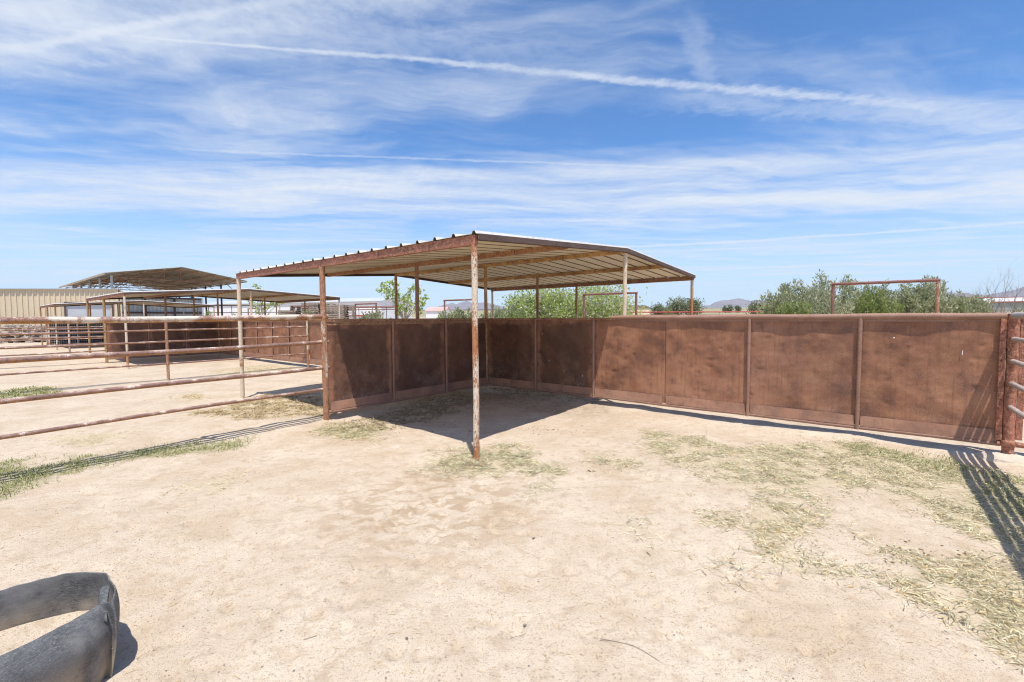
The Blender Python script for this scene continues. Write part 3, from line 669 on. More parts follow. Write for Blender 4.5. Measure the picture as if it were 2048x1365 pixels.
pipe_fence(W(0, -3.70), W(0, -12.2), [(1.635, 1.575, .036), (1.245, 1.17, .029), (.855, .775, .027), (.525, .41, .022)], [4.9, 8.4], 'near four rail pipe fence with flaking top rail, ending at the tall gate post', seed=1)
pipe_fence(W(-S, -.03), W(-S, -12.2), [(1.60, 1.58, .033), (1.36, 1.29, .024), (1.06, 1.0, .024), (.79, .74, .022), (.47, .45, .022)], [0.02, 3.8, 8, 12.1], 'second pipe fence of five thin rails crossing the pen behind the near fence', mats=('pipe', 'pipe'), seed=2)
pipe_fence(W(-2*S, -3.80), W(-2*S, -12.2), [(1.60, 1.58, .03), (1.3, 1.27, .024), (1.0, .97, .024), (.75, .72, .022), (.47, .45, .022)], [4.2, 8.4], 'pipe fence running left from the dark shaded steel wall', mats=('pipe', 'pipe'), seed=3)
pipe_fence(W(-3*S, -.03), W(-3*S, -14), [(1.60, 1.58, .03), (1.3, 1.27, .024), (1.0, .97, .024), (.72, .70, .022), (.42, .42, .022)], [0, 3.8, 8, 12], 'distant pipe fence between the second and farthest shelters', mats=('pipe', 'pipe'), seed=4)
pipe_fence(W(-4*S, -3.80), W(-4*S, -16), [(1.5, 1.5, .03), (1.2, 1.2, .024), (.9, .9, .024), (.6, .6, .022)], [.05, 3, 6, 9, 12], 'farthest thin pipe fence at left in front of the rubble bank', mats=('pipe', 'pipe'), seed=5)
pipe_fence(W(S-.05, -.06), W(S-.05, -6.5), [(1.60, 1.60, .038), (1.34, 1.34, .026), (1.095, 1.095, .026), (.85, .85, .026), (.585, .585, .026)], [3.2, 6.4], 'five grey rails leaving the thick corner post at the right frame edge', mats=('pipe_grey', 'pipe_grey'), pmat='post_rust', prad=.04, seed=6, w=.002)
pipe_fence(W(-5*S, 8.0), W(2*S, 8.0), [(1.52, 1.52, .03), (1.2, 1.2, .024), (.9, .9, .024), (.6, .6, .024)], [i*3.94 for i in range(15)], 'dark red pipe fence joining the gateway frames behind the pens', mats=('pipe_red', 'pipe_red'), pmat='pipe_red', pz=1.52, seed=7)
fa, fb = far(1230, 625, 72), far(1600, 623.5, 72)
pipe_fence(Vector((fa.x, 72, 0)), Vector((fb.x, 72, 0)), [(fa.z, fb.z, .09), (fa.z-.45, fb.z-.45, .05), (fa.z-.9, fb.z-.9, .05)], [i*4.2 for i in range(8)], 'far red rail fence whose top shows just above the long wall below the mountain', mats=('trim_red', 'pipe_red'), pmat='pipe_red', pz=fa.z, seed=8)
# wire mesh partition of the farthest shelter
root = empty('wire_panel', W(-4*S, -1.9), label='grey wire mesh partition with black sheet as shade behind it under the farthest shelter', cat='wire panel')
mb = MB()
for i in range(38): mb.bar(W(-4*S, -3.75+.1*i, .15), W(-4*S, -3.75+.1*i, 1.6), .012, .012, up=tuple(vd))
for i in range(15): mb.bar(W(-4*S, -3.75, .15+.1*i), W(-4*S, -.05, .15+.1*i), .012, .012)
mb.build('mesh', M['wire'], root)
mb = MB(); mb.bar(W(-4*S-.06, -3.72, .88), W(-4*S-.06, -.08, .88), .012, 1.42); mb.build('shade_backing', M['shade_backing'], root)  # added black sheet standing in for the dark shade behind the mesh
for k in range(4): mb = MB(); mb.tube([W(-4*S+.02, -3.75+1.23*k, 0), W(-4*S+.02, -3.75+1.23*k, 1.62)], .035, 10); mb.build('post', M['post_cream'], root)
for z in (.12, .62, 1.12, 1.6): mb = MB(); mb.tube([W(-4*S+.02, -3.75, z), W(-4*S+.02, -.05, z)], .028, 8); mb.build('rail', M['pipe_grey'], root)

# ------------------------------------------------------------------ shade shelters
def roof_sheet(u0, u1, v0, v1, z0, z1, base, root, seed):
    """ribbed sheet between eave (v0,z0) and ridge (v1,z1)"""
    pitch, hh = .305, .034; prof = []; u = u0; k = 0
    n = int(round((u1-u0)/pitch)); pitch = (u1-u0)/n
    for i in range(n):
        c = u0+pitch*i
        prof += [(c, 0.), (c+pitch*.36, 0.), (c+pitch*.38, .004), (c+pitch*.40, 0), (c+pitch*.58, 0.), (c+pitch*.60, .004), (c+pitch*.62, 0), (c+pitch*.80, 0.), (c+pitch*.855, hh), (c+pitch*.945, hh)]
    prof += [(u1, 0.)]
    nseg = 10; mb = MB(); m = len(prof)
    vs = []
    for j in range(nseg+1):
        t_ = j/nseg; v = v0+(v1-v0)*t_
        for (uu, hz) in prof:
            zz = z0+(z1-z0)*t_+hz+.006*noise.noise(Vector((uu*1.2, v*1.1, seed)))
            vs.append(W(base+uu, v, zz))
    fs = [(j*m+i, j*m+i+1, (j+1)*m+i+1, (j+1)*m+i) for j in range(nseg) for i in range(m-1)]
    if v1 < v0: fs = [tuple(reversed(f)) for f in fs]
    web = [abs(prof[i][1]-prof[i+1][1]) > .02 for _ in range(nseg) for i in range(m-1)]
    mb.add(vs, fs); mb.mi = [2 if w_ else 0 for w_ in web]; o = mb.build('roof_sheet', [M['roof_top'], M['roof_under'], M['roof_top'], M['roof_rib_shade']], root)  # rib sides get the dark colour that paints shade lines underneath
    s_ = o.modifiers.new('thick', 'SOLIDIFY'); s_.thickness = .003; s_.offset = -1; s_.material_offset = 1; s_.material_offset_rim = 1
def shelter(base, label, seed, pm):
    root = empty('shade_shelter', W(base, 0), label=label, cat='shelter', group='gabled pipe shade shelters over the pens')
    a, w, wb = 3.24, 3.77, 3.85; He, Hr, Hb = 2.40, 2.685, 2.49; bh = .105
    ze, zr, zb = He+bh, Hr+bh, Hb+bh
    roof_sheet(-a-.03, a+.03, -w-.045, 0, ze+.004, zr+.004, base, root, seed)
    roof_sheet(-a-.03, a+.03, wb+.03, 0.0, zb+.004, zr+.004, base, root, seed+5)
    for (v, z, mt) in ((-w, He, 'beam_red'), (wb, Hb, 'beam_brown')):
        mb = MB(); mb.bar(W(base-a, v, z+bh/2), W(base+a, v, z+bh/2), .055, bh); mb.build('eave_beam', M[mt], root, .004)
    for (v, z, mt) in ((-w/2, (ze+zr)/2-.035, 'purlin_red'), (0, zr-.04, 'purlin'), (wb/2, (zb+zr)/2-.035, 'purlin')):
        h_ = .075
        mb = MB(); mb.bar(W(base-a+.02, v, z), W(base+a-.02, v, z), .055, h_); mb.build('purlin', M[mt], root, .003)
    for su in (-1, 1):
        for (v, z0, z1) in ((-w, ze, zr), (wb, zb, zr)):
            mb = MB(); uu = base+su*(a+.012)
            uu += su*.022; mb.bar(W(uu, v, z0-.024), W(uu, 0, z1-.024), .012, .066, up=(0, 0, 1)); mb.bar(W(uu-su*.028, v, z0-.058), W(uu-su*.028, 0, z1-.058), .04, .008); mb.build('rake_trim', M['trim_dark'], root)
    # posts (top heights follow the members they carry)
    for (u, v, z, mt, r_) in ((-a+.04, -w, He, pm[0], .037), (0, -w, He, pm[1], .043), (a-.04, -w, He, pm[2], .034),
                              (-a+.04, 0, zr-.07, 'post_ochre', .036), (0, -.03, zr-.07, 'post_ochre', .036), (a-.04, .075, zr-.07, 'post_cream', .036),
                              (-.055, -w/2, (ze+zr)/2-.07, 'pipe_brown', .036), (0, wb/2, (zb+zr)/2-.07, 'pipe_brown', .032),
                              (-a+.04, wb, Hb, 'post_cream', .034), (0, wb, Hb, 'post_ochre', .034), (a-.04, wb, Hb, 'post_white', .034)):
        mb = MB(); lean = random.uniform(-.012, .012); n = 6
        zlo = 1.50 if (u == -.055 or v == .075) else -.1          # these two are welded to the wall tops
        mb.tube([W(base+u+lean*(1-i/n)+.004*math.sin(i*2.1+u), v, zlo+(z-zlo)*i/n) for i in range(n+1)], r_, 16); mb.build('post', M[mt], root)
    return root
sh1 = shelter(0, 'nearest gabled shade shelter with white ribbed roof over the rusty wall corner', 3, ('post_cream', 'post_rust', 'post_white'))
sh2 = shelter(-2*S, 'second shade shelter seen beyond the near fence, low gable with cream corner post', 13, ('post_ochre', 'post_ochre', 'post_cream'))
sh3 = shelter(-4*S, 'farthest and smallest shade shelter in front of the white roll up door', 23, ('post_ochre', 'post_rust', 'post_rust'))

# ------------------------------------------------------------------ gateway frames behind the pens
gf = []
for k, lab in enumerate(['largest red pipe gateway frame at right in front of the grey green bushes', 'red pipe gateway frame in front of the bright leafy tree', 'red pipe gateway frame just left of the near white post, mountain behind', 'small pipe gateway frame right of the pallet stacks', 'pipe gateway frame standing before the left end of the pallet stacks', 'smallest pipe gateway frame in front of the white warehouse']):
    root = empty('gateway_frame', W((1-k)*S-1.05, 8.0), label=lab, cat='gateway', group='pipe gateway frames along the back alley')
    for uu in (-1.08, 1.05): mb = MB(); mb.tube([W((1-k)*S-1.05+uu, 8.03, -.1), W((1-k)*S-1.05+uu, 8.03, 2.46)], .042, 10); mb.build('leg', M['post_rust' if k == 0 and uu > 0 else 'pipe_red'], root)
    mb = MB(); mb.tube([W((1-k)*S-1.05-1.12, 8.03, 2.50), W((1-k)*S-1.05+1.09, 8.03, 2.49)], .040, 10); mb.build('header', M['pipe_red'], root)

# ------------------------------------------------------------------ black tub
def tub():
    root = empty('feed_tub', gp(60, 1290), label='squashed black rubber feed tub with folded rim, part filled with sand', cat='tub')
    rim = [(-40, 1192), (0, 1181), (50, 1167), (100, 1155), (150, 1146), (188, 1144), (212, 1150), (226, 1168), (229, 1188), (222, 1203), (198, 1209), (165, 1228), (130, 1248), (90, 1268), (45, 1290), (0, 1312), (-60, 1330), (-110, 1325), (-150, 1290), (-150, 1240), (-100, 1210)]
    zr = [.33]*6+[.34, .35, .355, .35, .335]+[.33]*10
    R3 = [Vector(gp(x, y, z)) for (x, y), z in zip(rim, zr)]
    # smooth closed curve
    def cr(t):
        n = len(R3); i = int(t) % n; f_ = t-int(t); p0, p1, p2, p3 = R3[(i-1) % n], R3[i], R3[(i+1) % n], R3[(i+2) % n]
        return .5*((2*p1)+(-p0+p2)*f_+(2*p0-5*p1+4*p2-p3)*f_*f_+(-p0+3*p1-3*p2+p3)*f_**3)
    n = 132; C = [cr(i*len(R3)/n) for i in range(n)]; cen = sum(C, Vector())/n
    mb = MB(); rows = 14; vs = []
    for j in range(rows+1):
        f_ = j/rows
        for i, p in enumerate(C):
            q = p.copy(); t_ = i/n
            d = Vector((p.x-cen.x, p.y-cen.y, 0)); dn = d.normalized()
            bulge = .020*math.sin(f_*math.pi)+.012*noise.noise(Vector((p.x*8, p.y*8, f_*2.5)))+.004*noise.noise(Vector((p.x*22, p.y*22, f_*9)))
            shrink = -.035*f_
            fr = min(1, max(0, (i/n*len(R3)-8.5)/2.5))*min(1, max(0, (17-i/n*len(R3))/2)); g_ = min(1, f_/.38); g_ = g_*g_*(3-2*g_)
            q = Vector((p.x, p.y, 0))+dn*(bulge+shrink+.075*fr*min(1, f_/.38)**.8); q.z = p.z*(1-f_)*(1-fr)+fr*(p.z-.085*min(1, f_/.38)**1.6 if f_ < .38 else (p.z-.085)*(1-(f_-.38)/.62))-.02*f_+(.012*noise.noise(Vector((p.x*5, p.y*5, 7)))+.004*noise.noise(Vector((p.x*19, p.y*19, 2))))*(1-f_)
            vs.append(q)
    mb.add(vs, [(j*n+i, j*n+(i+1) % n, (j+1)*n+(i+1) % n, (j+1)*n+i) for j in range(rows) for i in range(n)], sm=True)
    o = mb.build('wall', M['rubber'], root); s_ = o.modifiers.new('thick', 'SOLIDIFY'); s_.thickness = .0055; s_.offset = 0; 
    bv = o.modifiers.new('bevel', 'BEVEL'); bv.width = .003; bv.segments = 2; bv.limit_method = 'ANGLE'
    # folded flap of rubber standing inside the corner
    f1, f2, f3 = Vector(gp(203, 1180, .33)), Vector(gp(199, 1214, .30)), Vector(gp(197, 1246, .24))
    g1, g2, g3 = Vector(gp(221, 1172, .345)), Vector(gp(214, 1200, .33)), Vector(gp(216, 1244, .27))
    mb = MB(); 
    def fl(i, j):
        a_ = f1*(1-j)**2+f2*2*j*(1-j)+f3*j*j; b_ = g1*(1-j)**2+g2*2*j*(1-j)+g3*j*j
        return a_.lerp(b_, i)+Vector((.0, -.004, .006))*math.sin(i*math.pi)
    mb.grid(fl, 8, 10); o = mb.build('fold', M['rubber'], root); s_ = o.modifiers.new('thick', 'SOLIDIFY'); s_.thickness = .008
    # sand inside
    mb = MB(); vs = [Vector((cen.x, cen.y, .135))]
    rr = 6
    for j in range(1, rr+1):
        for i, p in enumerate(C): 
            q = Vector((cen.x, cen.y, 0)).lerp(Vector((p.x, p.y, 0)), j/rr*.985); q.z = .132+.008*noise.noise(Vector((q.x*4, q.y*4, 1))); vs.append(q)
    fs = [(0, 1+i, 1+(i+1) % n) for i in range(n)]+[(1+j*n+i, 1+(j+1)*n+i, 1+(j+1)*n+(i+1) % n, 1+j*n+(i+1) % n) for j in range(rr-1) for i in range(n)]
    mb.add(vs, fs, sm=True); s = mb.build('sand_fill', M['ground'], root)
tub()

# ------------------------------------------------------------------ pallets
def pallet_mesh():
    mb = MB()
    for y in (-.46, 0, .46): mb.box((0, y, .070), 1.2, .045, .085)
    for i in range(7): mb.box((-.55+i*.1833, 0, .1215), .10, 1.0, .018)
    for i in range(5): mb.box((-.55+i*.275, 0, .0165), .10, 1.0, .018)
    return mb
pal0 = None
stacks = [(577, 617, 33.5, 'shortest stack at its left end'), (597, 607, 35.0, 'uneven stack left of the tallest one'), (622, 602.5, 34.0, 'tallest stack beside the tall gate post'), (655, 605, 34.8, 'stack just right of the tall gate post'), (672, 606, 33.2, 'stack crossed by the cream corner post'), (694, 607.5, 34.5, 'stack at the right end of the row')]
for si, (px, top, Y, lab) in enumerate(stacks):
    tp_ = far(px, top, Y); n = int(tp_.z/.136)
    for k in range(n):
        loc = (tp_.x+random.uniform(-.04, .04), Y+random.uniform(-.04, .04), k*.1335); rz = random.uniform(-.05, .05)+(math.pi/2 if si % 2 else 0)+R(12)
        lb = 'weathered wooden pallet in the '+lab
        if k == n-1: lb = 'top wooden pallet of the '+lab
        if pal0 is None:
            pal0 = pallet_mesh().build('pallet', M['wood']); tag(pal0, lb, 'pallet', 'wooden pallets stacked beyond the pens'); o = pal0
        else: o = pal0.copy(); scene.collection.objects.link(o); o['label'] = lb
        o.location = loc; o.rotation_euler.z = rz

# ------------------------------------------------------------------ tan building, open barn wall, arena cover
UT = -45.7
root = empty('metal_building', W(UT-6, -12), label='tan ribbed metal building with white roll up door at the far left', cat='building')
def tan_z(v): return 4.03+.045*(v+5.1)
mb = MB(); v0, v1 = -30., 2.2; DV0, DV1 = -1.35, 1.55
vs, fs = [], []
k = 0; v = v0
prof = []
while v < v1-.3:
    prof += [(v, 0), (v+.20, 0), (v+.225, .06), (v+.28, .06)]; v += .305
prof += [(v, 0)]
for (vv, o_) in prof:
    zlo = 3.05 if DV0 < vv < DV1 else 0.
    vs += [W(UT+o_, vv, zlo), W(UT+o_, vv, tan_z(vv))]
fs = [(2*i, 2*i+2, 2*i+3, 2*i+1) for i in range(len(prof)-1)]
mb.add(vs, fs); mb.build('wall', M['tan'], root)
mb = MB(); mb.bar(W(UT-.1, v1, 2.2), W(UT-14, v1, 2.2), .1, 4.2); mb.build('wall', M['tan'], root)
mb = MB(); mb.bar(W(UT+.07, v0, tan_z(v0)+.03), W(UT+.07, v1+.1, tan_z(v1)+.03), .16, .07); mb.build('eave_trim', M['grey_roof'], root)
mb = MB(); mb.add([W(UT+.05, v0, tan_z(v0)+.05), W(UT+.05, v1+.1, tan_z(v1)+.05), W(UT-14, v1+.1, tan_z(v1)+.02), W(UT-14, v0, tan_z(v0)+.02)], [(0, 1, 2, 3)]); o = mb.build('roof', M['grey_roof'], root); o.modifiers.new('t', 'SOLIDIFY').thickness = .05
dr = MB()
ns = 34
for i in range(ns): z = 3.02*i/ns; dr.bar(W(UT-.05, DV0, z+.044), W(UT-.05, DV1, z+.044), .03+.0*i, .076, up=(0, 0, 1)); dr.bar(W(UT-.062, DV0, z+.088), W(UT-.062, DV1, z+.088), .02, .014)
d_ = dr.build('roll_up_door', M['door_grey'], root)
mb = MB(); mb.bar(W(UT+.06, DV0-.05, 1.53), W(UT+.06, DV0-.05, 1.53+1.5), .1, .1); mb.bar(W(UT+.05, DV0-.05, 0), W(UT+.05, DV0-.05, 3.1), .12, .08, up=tuple(ud)); mb.bar(W(UT+.05, DV1+.05, 0), W(UT+.05, DV1+.05, 3.1), .12, .08, up=tuple(ud)); mb.bar(W(UT+.05, DV0-.1, 3.08), W(UT+.05, DV1+.1, 3.08), .08, .14); mb.build('door_frame', M['trim_dark'], root)
root = empty('barn_wall', W(-50, 6), label='grey ribbed barn wall with dark girts beneath the arched looking big roof', cat='wall')
mb = MB(); prof = []; v = 2.4
while v < 9.6: prof += [(v, 0), (v+.20, 0), (v+.22, -.04), (v+.28, -.04)]; v += .305
vs = []
for vv, o_ in prof: vs += [W(-50+o_, vv, 0), W(-50+o_, vv, 3.95-.015*(vv-2.4))]
mb.add(vs, [(2*i, 2*i+2, 2*i+3, 2*i+1) for i in range(len(prof)-1)]); mb.build('panel', M['grey_panel'], root)
for z in (.9, 2.35, 3.85): mb = MB(); mb.bar(W(-49.9, 2.4, z), W(-49.9, 9.65, z-.01), .12, .17); mb.build('girt', M['dark_steel'], root)
for v in (2.5, 4.8, 7.2): mb = MB(); mb.bar(W(-49.85, v, 0), W(-49.85, v, 3.9), .16, .16, up=tuple(ud)); mb.build('column', M['dark_steel'], root)
mb = MB(); mb.bar(W(-49.9, 9.7, 0), W(-49.9, 9.7, 3.95), .16, .14, up=tuple(ud)); mb.build('corner_trim', M['white'], root)
# big clear span cover
def arena():
    uN, uF, vL, vR, zE, zR = -48.2, -76., 1.6, 13.6, 5.95, 6.98; vM = (vL+vR)/2
    root = empty('arena_roof', W((uN+uF)/2, vM), label='large open gabled roof on steel trusses rising behind the tan building', cat='roof')
    for (va, za, vb, zb_) in ((vL, zE, vM, zR), (vM, zR, vR, zE)):
        mb = MB(); n = 20; prof = []
        vs = []; m = 92
        for j in range(2):
            for i in range(m+1):
                uu = uF+(uN-uF)*i/m; t_ = j; vs.append(W(uu, va+(vb-va)*t_, za+(zb_-za)*t_+(.04 if i % 2 else 0)))
        mb.add(vs, [(i, i+1, m+2+i, m+1+i) for i in range(m)]); o = mb.build('roof_sheet', M['arena_sheet'], root); o.modifiers.new('t', 'SOLIDIFY').thickness = .01
    for k in range(9):
        f_ = k/8; v = vL+(vR-vL)*f_; z = zE+(zR-zE)*(1-abs(2*f_-1))-.09
        mb = MB(); mb.bar(W(uN-.05, v, z), W(uF+.05, v, z), .07, .13); mb.build('purlin', M['purlin_pale'], root)
    for ti in range(6):
        u = uN-.8-(uN-uF-1.6)*ti/5*1.0 if False else uN-.8+(uF-uN+1.6)*ti/5
        mb = MB()
        zb_ = zE-.35
        mb.tube([W(u, vL+.6, zE-.05), W(u, vM, zR-.28), W(u, vR-.6, zE-.05)], .04, 6, sm=False)
        mb.tube([W(u, vL+.6, zb_), W(u, vR-.6, zb_)], .04, 6)
        for k in range(9):
            f_ = k/8; v = vL+.6+(vR-vL-1.2)*f_; zt = zE-.05+(zR-.23-zE)*(1-abs(2*f_-1)); mb.tube([W(u, v, zb_), W(u, v, zt)], .022, 5)
            if k < 8:
                f2 = (k+1)/8; v2 = vL+.6+(vR-vL-1.2)*f2; zt2 = zE-.05+(zR-.23-zE)*(1-abs(2*f2-1))
                if k < 4: mb.tube([W(u, v, zb_), W(u, v2, zt2)], .025, 5)
                else: mb.tube([W(u, v, zt), W(u, v2, zb_)], .025, 5)
        mb.build('truss', M['beam_brown'], root)
        for v in (vL+.6, vR-.6):
            mb = MB(); mb.tube([W(u, v, -.1), W(u, v, zE-.1)], .1, 10); mb.build('column', M['grey_panel'] if v < vM else M['dark_steel'], root)
            s_ = 1 if v < vM else -1
            mb = MB(); mb.tube([W(u, v, zE-1.5), W(u, v+s_*1.3, zb_)], .035, 6); mb.build('brace', M['dark_steel'], root)
arena()

# ------------------------------------------------------------------ far buildings
def long_building(name, p, q, depth, zw, zr, label, wallm, roofm, trimm=None, zb=0.):
    """gabled shed with its long side from p to q facing the camera"""
    p, q = Vector(p), Vector(q); d = (q-p).normalized(); n_ = Vector((-d.y, d.x, 0))
    if n_.y < 0: n_ = -n_
    root = empty(name, (p+q)/2, label=label, cat='building'); Z = lambda a_, z: Vector((a_.x, a_.y, z))
    r1, r2 = p+n_*depth, q+n_*depth; m1, m2 = p+n_*depth/2, q+n_*depth/2
    mb = MB(); mb.add([Z(p, -1), Z(q, -1), Z(r2, -1), Z(r1, -1), Z(p, zw), Z(q, zw), Z(r2, zw), Z(r1, zw), Z(m1, zr-.05), Z(m2, zr-.05)], [(0, 1, 5, 4), (1, 2, 6, 9, 5), (2, 3, 7, 6), (3, 0, 4, 8, 7)])
    mb.build('wall', M[wallm], root)
    e = d*.3; mb = MB(); mb.add([Z(p-e-n_*.25, zw-.02), Z(q+e-n_*.25, zw-.02), Z(m2+e, zr), Z(m1-e, zr), Z(r1-e+n_*.25, zw-.02), Z(r2+e+n_*.25, zw-.02)], [(0, 1, 2, 3), (3, 2, 5, 4)])
    o = mb.build('roof', M[roofm], root); o.modifiers.new('t', 'SOLIDIFY').thickness = .08
    if trimm:
        mb = MB(); mb.bar(Z(p-e-n_*.32, zw-.1), Z(q+e-n_*.32, zw-.1), .1, .3); mb.build('eave_trim', M[trimm], root)
        mb = MB(); mb.bar(Z(m1-e, zr+.08), Z(m2+e, zr+.08), .4, .16); mb.build('ridge_cap', M[trimm], root)
        for a_, b_ in ((p-e-n_*.25, m1-e), (q+e-n_*.25, m2+e)): mb = MB(); mb.bar(Z(a_-d*.06, zw-.05), Z(b_-d*.06, zr+.03), .1, .28); mb.build('rake_trim', M[trimm], root)
    return root
a_, b_ = far(396, 603, 92), far(762, 603, 78); zt = (a_.z+b_.z)/2
wh = long_building('warehouse', Vector((a_.x, a_.y, 0)), Vector((b_.x, b_.y, 0)), 10, 4.75, 5.6, 'long white metal warehouse with grey roof behind the pallet stacks', 'white', 'grey_roof')
m_ = MB(); m_.bar(Vector((a_.x, a_.y-.1, 2.2)), Vector((b_.x, b_.y-.1, 2.2)), .12, .22); m_.build('wall_stripe', M['trim_red'], wh)
a_, b_ = far(1972, 607, 120), far(2160, 605, 112)
long_building('warehouse', Vector((a_.x, a_.y, 0)), Vector((b_.x, b_.y, 0)), 16, 5.3, 6.55, 'white roofed building with dark red trim behind the bare tree at right', 'grey_panel', 'white', 'trim_red')
a_, b_ = far(1945, 600, 150), far(2010, 600, 150)
long_building('shed', Vector((a_.x, a_.y, 0)), Vector((b_.x, b_.y, 0)), 10, 6.6, 7.9, 'low shed with thin red roof edge left of the red trimmed building', 'grey_panel', 'grey_roof', 'trim_red')
a_, b_ = far(1252, 620, 150), far(1300, 620, 150)
long_building('shed', Vector((a_.x, a_.y, 0)), Vector((b_.x, b_.y, 0)), 14, 4.9, 5.9, 'small distant tan shed right of the leafy tree', 'tan', 'trim_dark')
a_, b_ = far(852, 620, 100), far(888, 620, 100)
long_building('shed', Vector((a_.x, a_.y, 0)), Vector((b_.x, b_.y, 0)), 10, 3.4, 4.35, 'small shed with pinkish red roof left of the near gateway frame', 'white', 'roof_faded')
# a tall two rail fence in front of the warehouse
pipe_fence(Vector((far(690, 616, 52).x, 52, 0)), Vector((far(800, 616, 52).x, 52, 0)), [(3.0, 3.0, .10), (2.7, 2.7, .05)], [.1, 1.6, 3.2, 4.8, 6.2], 'tall reddish rail in front of the white warehouse right of the pallets', group='high rails before the warehouse', mats=('pipe_red', 'pipe_red'), pmat='dark_steel', pz=3.0)
pipe_fence(Vector((far(415, 611, 56).x, 56, 0)), Vector((far(560, 611, 56).x, 56, 0)), [(3.4, 3.4, .06), (2.5, 2.5, .04)], [.1, 3, 6, 9], 'tall thin rail in front of the left part of the white warehouse', group='high rails before the warehouse', mats=('dark_steel', 'dark_steel'), pmat='dark_steel', pz=3.4)

# ------------------------------------------------------------------ vegetation
def leaf_faces(C, size, k=4, stretch=1.0, droop=0., dirs=None):
    """C (n,3) centres -> diamond leaves of random attitude"""
    n = len(C); a = rng.normal(size=(n, 3)) if dirs is None else dirs+rng.normal(0, .35, (n, 3))
    a /= np.linalg.norm(a, axis=1)[:, None]; b = np.cross(a, rng.normal(size=(n, 3))); b /= np.linalg.norm(b, axis=1)[:, None]
    s_ = (size*rng.uniform(.6, 1.3, n))[:, None]
    return np.stack([C-a*s_*stretch, C+b*s_*.5, C+a*s_*stretch, C-b*s_*.5], 1)
def branchy(mb, p, d, L, r, depth, tips, spread=.5, up=.15, rnd=None):
    rnd = rnd or random; n = 4; pts = [p]; rr = [r]; q = p.copy(); dd = d.normalized()
    for i in range(n):
        dd = (dd+Vector((rnd.gauss(0, .13), rnd.gauss(0, .13), rnd.gauss(up*.4, .08)))).normalized(); q = q+dd*L/n; pts.append(q.copy()); rr.append(r*(1-.5*(i+1)/n))
    mb.tube(pts, rr, 6 if depth > 1 else 4, cap=False)
    tips.append((q, dd))
    if depth > 0:
        for k in range(rnd.choice((2, 3, 3))):
            t_ = rnd.uniform(.35, 1.); bp = pts[0].lerp(pts[-1], t_) if t_ < .95 else q
            i = min(n, max(1, int(round(t_*n)))); bp = pts[i]
            ax_ = Vector((rnd.gauss(0, 1), rnd.gauss(0, 1), rnd.gauss(0, .5))).normalized()
            nd = (dd+ax_*spread).normalized(); nd.z += up; branchy(mb, bp, nd, L*rnd.uniform(.55, .8), rr[i]*.7, depth-1, tips, spread, up, rnd)
def leafy_tree(name, x, y, h, wd, leafm, barkm, nleaf, lsize, label, cat, group=None, gaps=.5, seed=1, stems=1, dep=3, flower=0, clump=.28, zb=None, flatb=.25):
    rnd = random.Random(seed); zg = tz(x, y) if zb is None else zb
    root = empty(name, (x, y, zg), label=label, cat=cat, group=group)
    mb = MB(); tips = []
    for s_ in range(stems):
        an = rnd.random()*6.28; sp = wd*.18 if stems > 1 else 0
        branchy(mb, Vector((x+math.cos(an)*sp*.5, y+math.sin(an)*sp*.5, zg-.1)), Vector((math.cos(an)*.35*(stems > 1), math.sin(an)*.35*(stems > 1), 1)), h*.42, h*.022+.01, dep, tips, .75, .12, rnd)
    mb.build('trunk' if stems == 1 else 'stems', M[barkm], root)
    # clump centres: branch tips plus filler inside an uneven envelope
    T = np.array([t_[0][:] for t_ in tips]); 
    lr = np.random.default_rng(seed); nc = int(60+nleaf/90)
    e = lr.normal(size=(nc, 3)); e /= np.linalg.norm(e, axis=1)[:, None]; e *= (lr.random(nc)**.45)[:, None]
    lob = 1+.35*np.array([noise.noise(Vector((a*1.9+seed, b*1.9, c*1.9))) for a, b, c in e])[:, None]
    E = np.array([x, y, zg+h*(flatb+(1-flatb)/2)])+e*lob*np.array([wd/2, wd/2, h*(1-flatb)/2])
    C0 = np.concatenate([T[(T[:, 2] > zg+h*.2) & (T[:, 2] < zg+h)], E])
    dens = np.array([noise.noise(Vector(c)*(2.2/max(1., wd*.35))) for c in C0]); C0 = C0[dens > (-.35+gaps*.5)]
    if len(C0) < 5: C0 = E
    idx = lr.integers(0, len(C0), nleaf); cl = clump*(.5+lr.random(len(C0)))[idx]
    P = C0[idx]+lr.normal(size=(nleaf, 3))*cl[:, None]*np.array([1, 1, .8])
    P = P[(P[:, 2] > zg+.05)]
    nf = int(len(P)*flower)
    quads('crown', leaf_faces(P[nf:], lsize), M[leafm], root)
    if nf: quads('seed_fluff', leaf_faces(P[:nf], lsize*.8), M['blossom'], root)
    return root
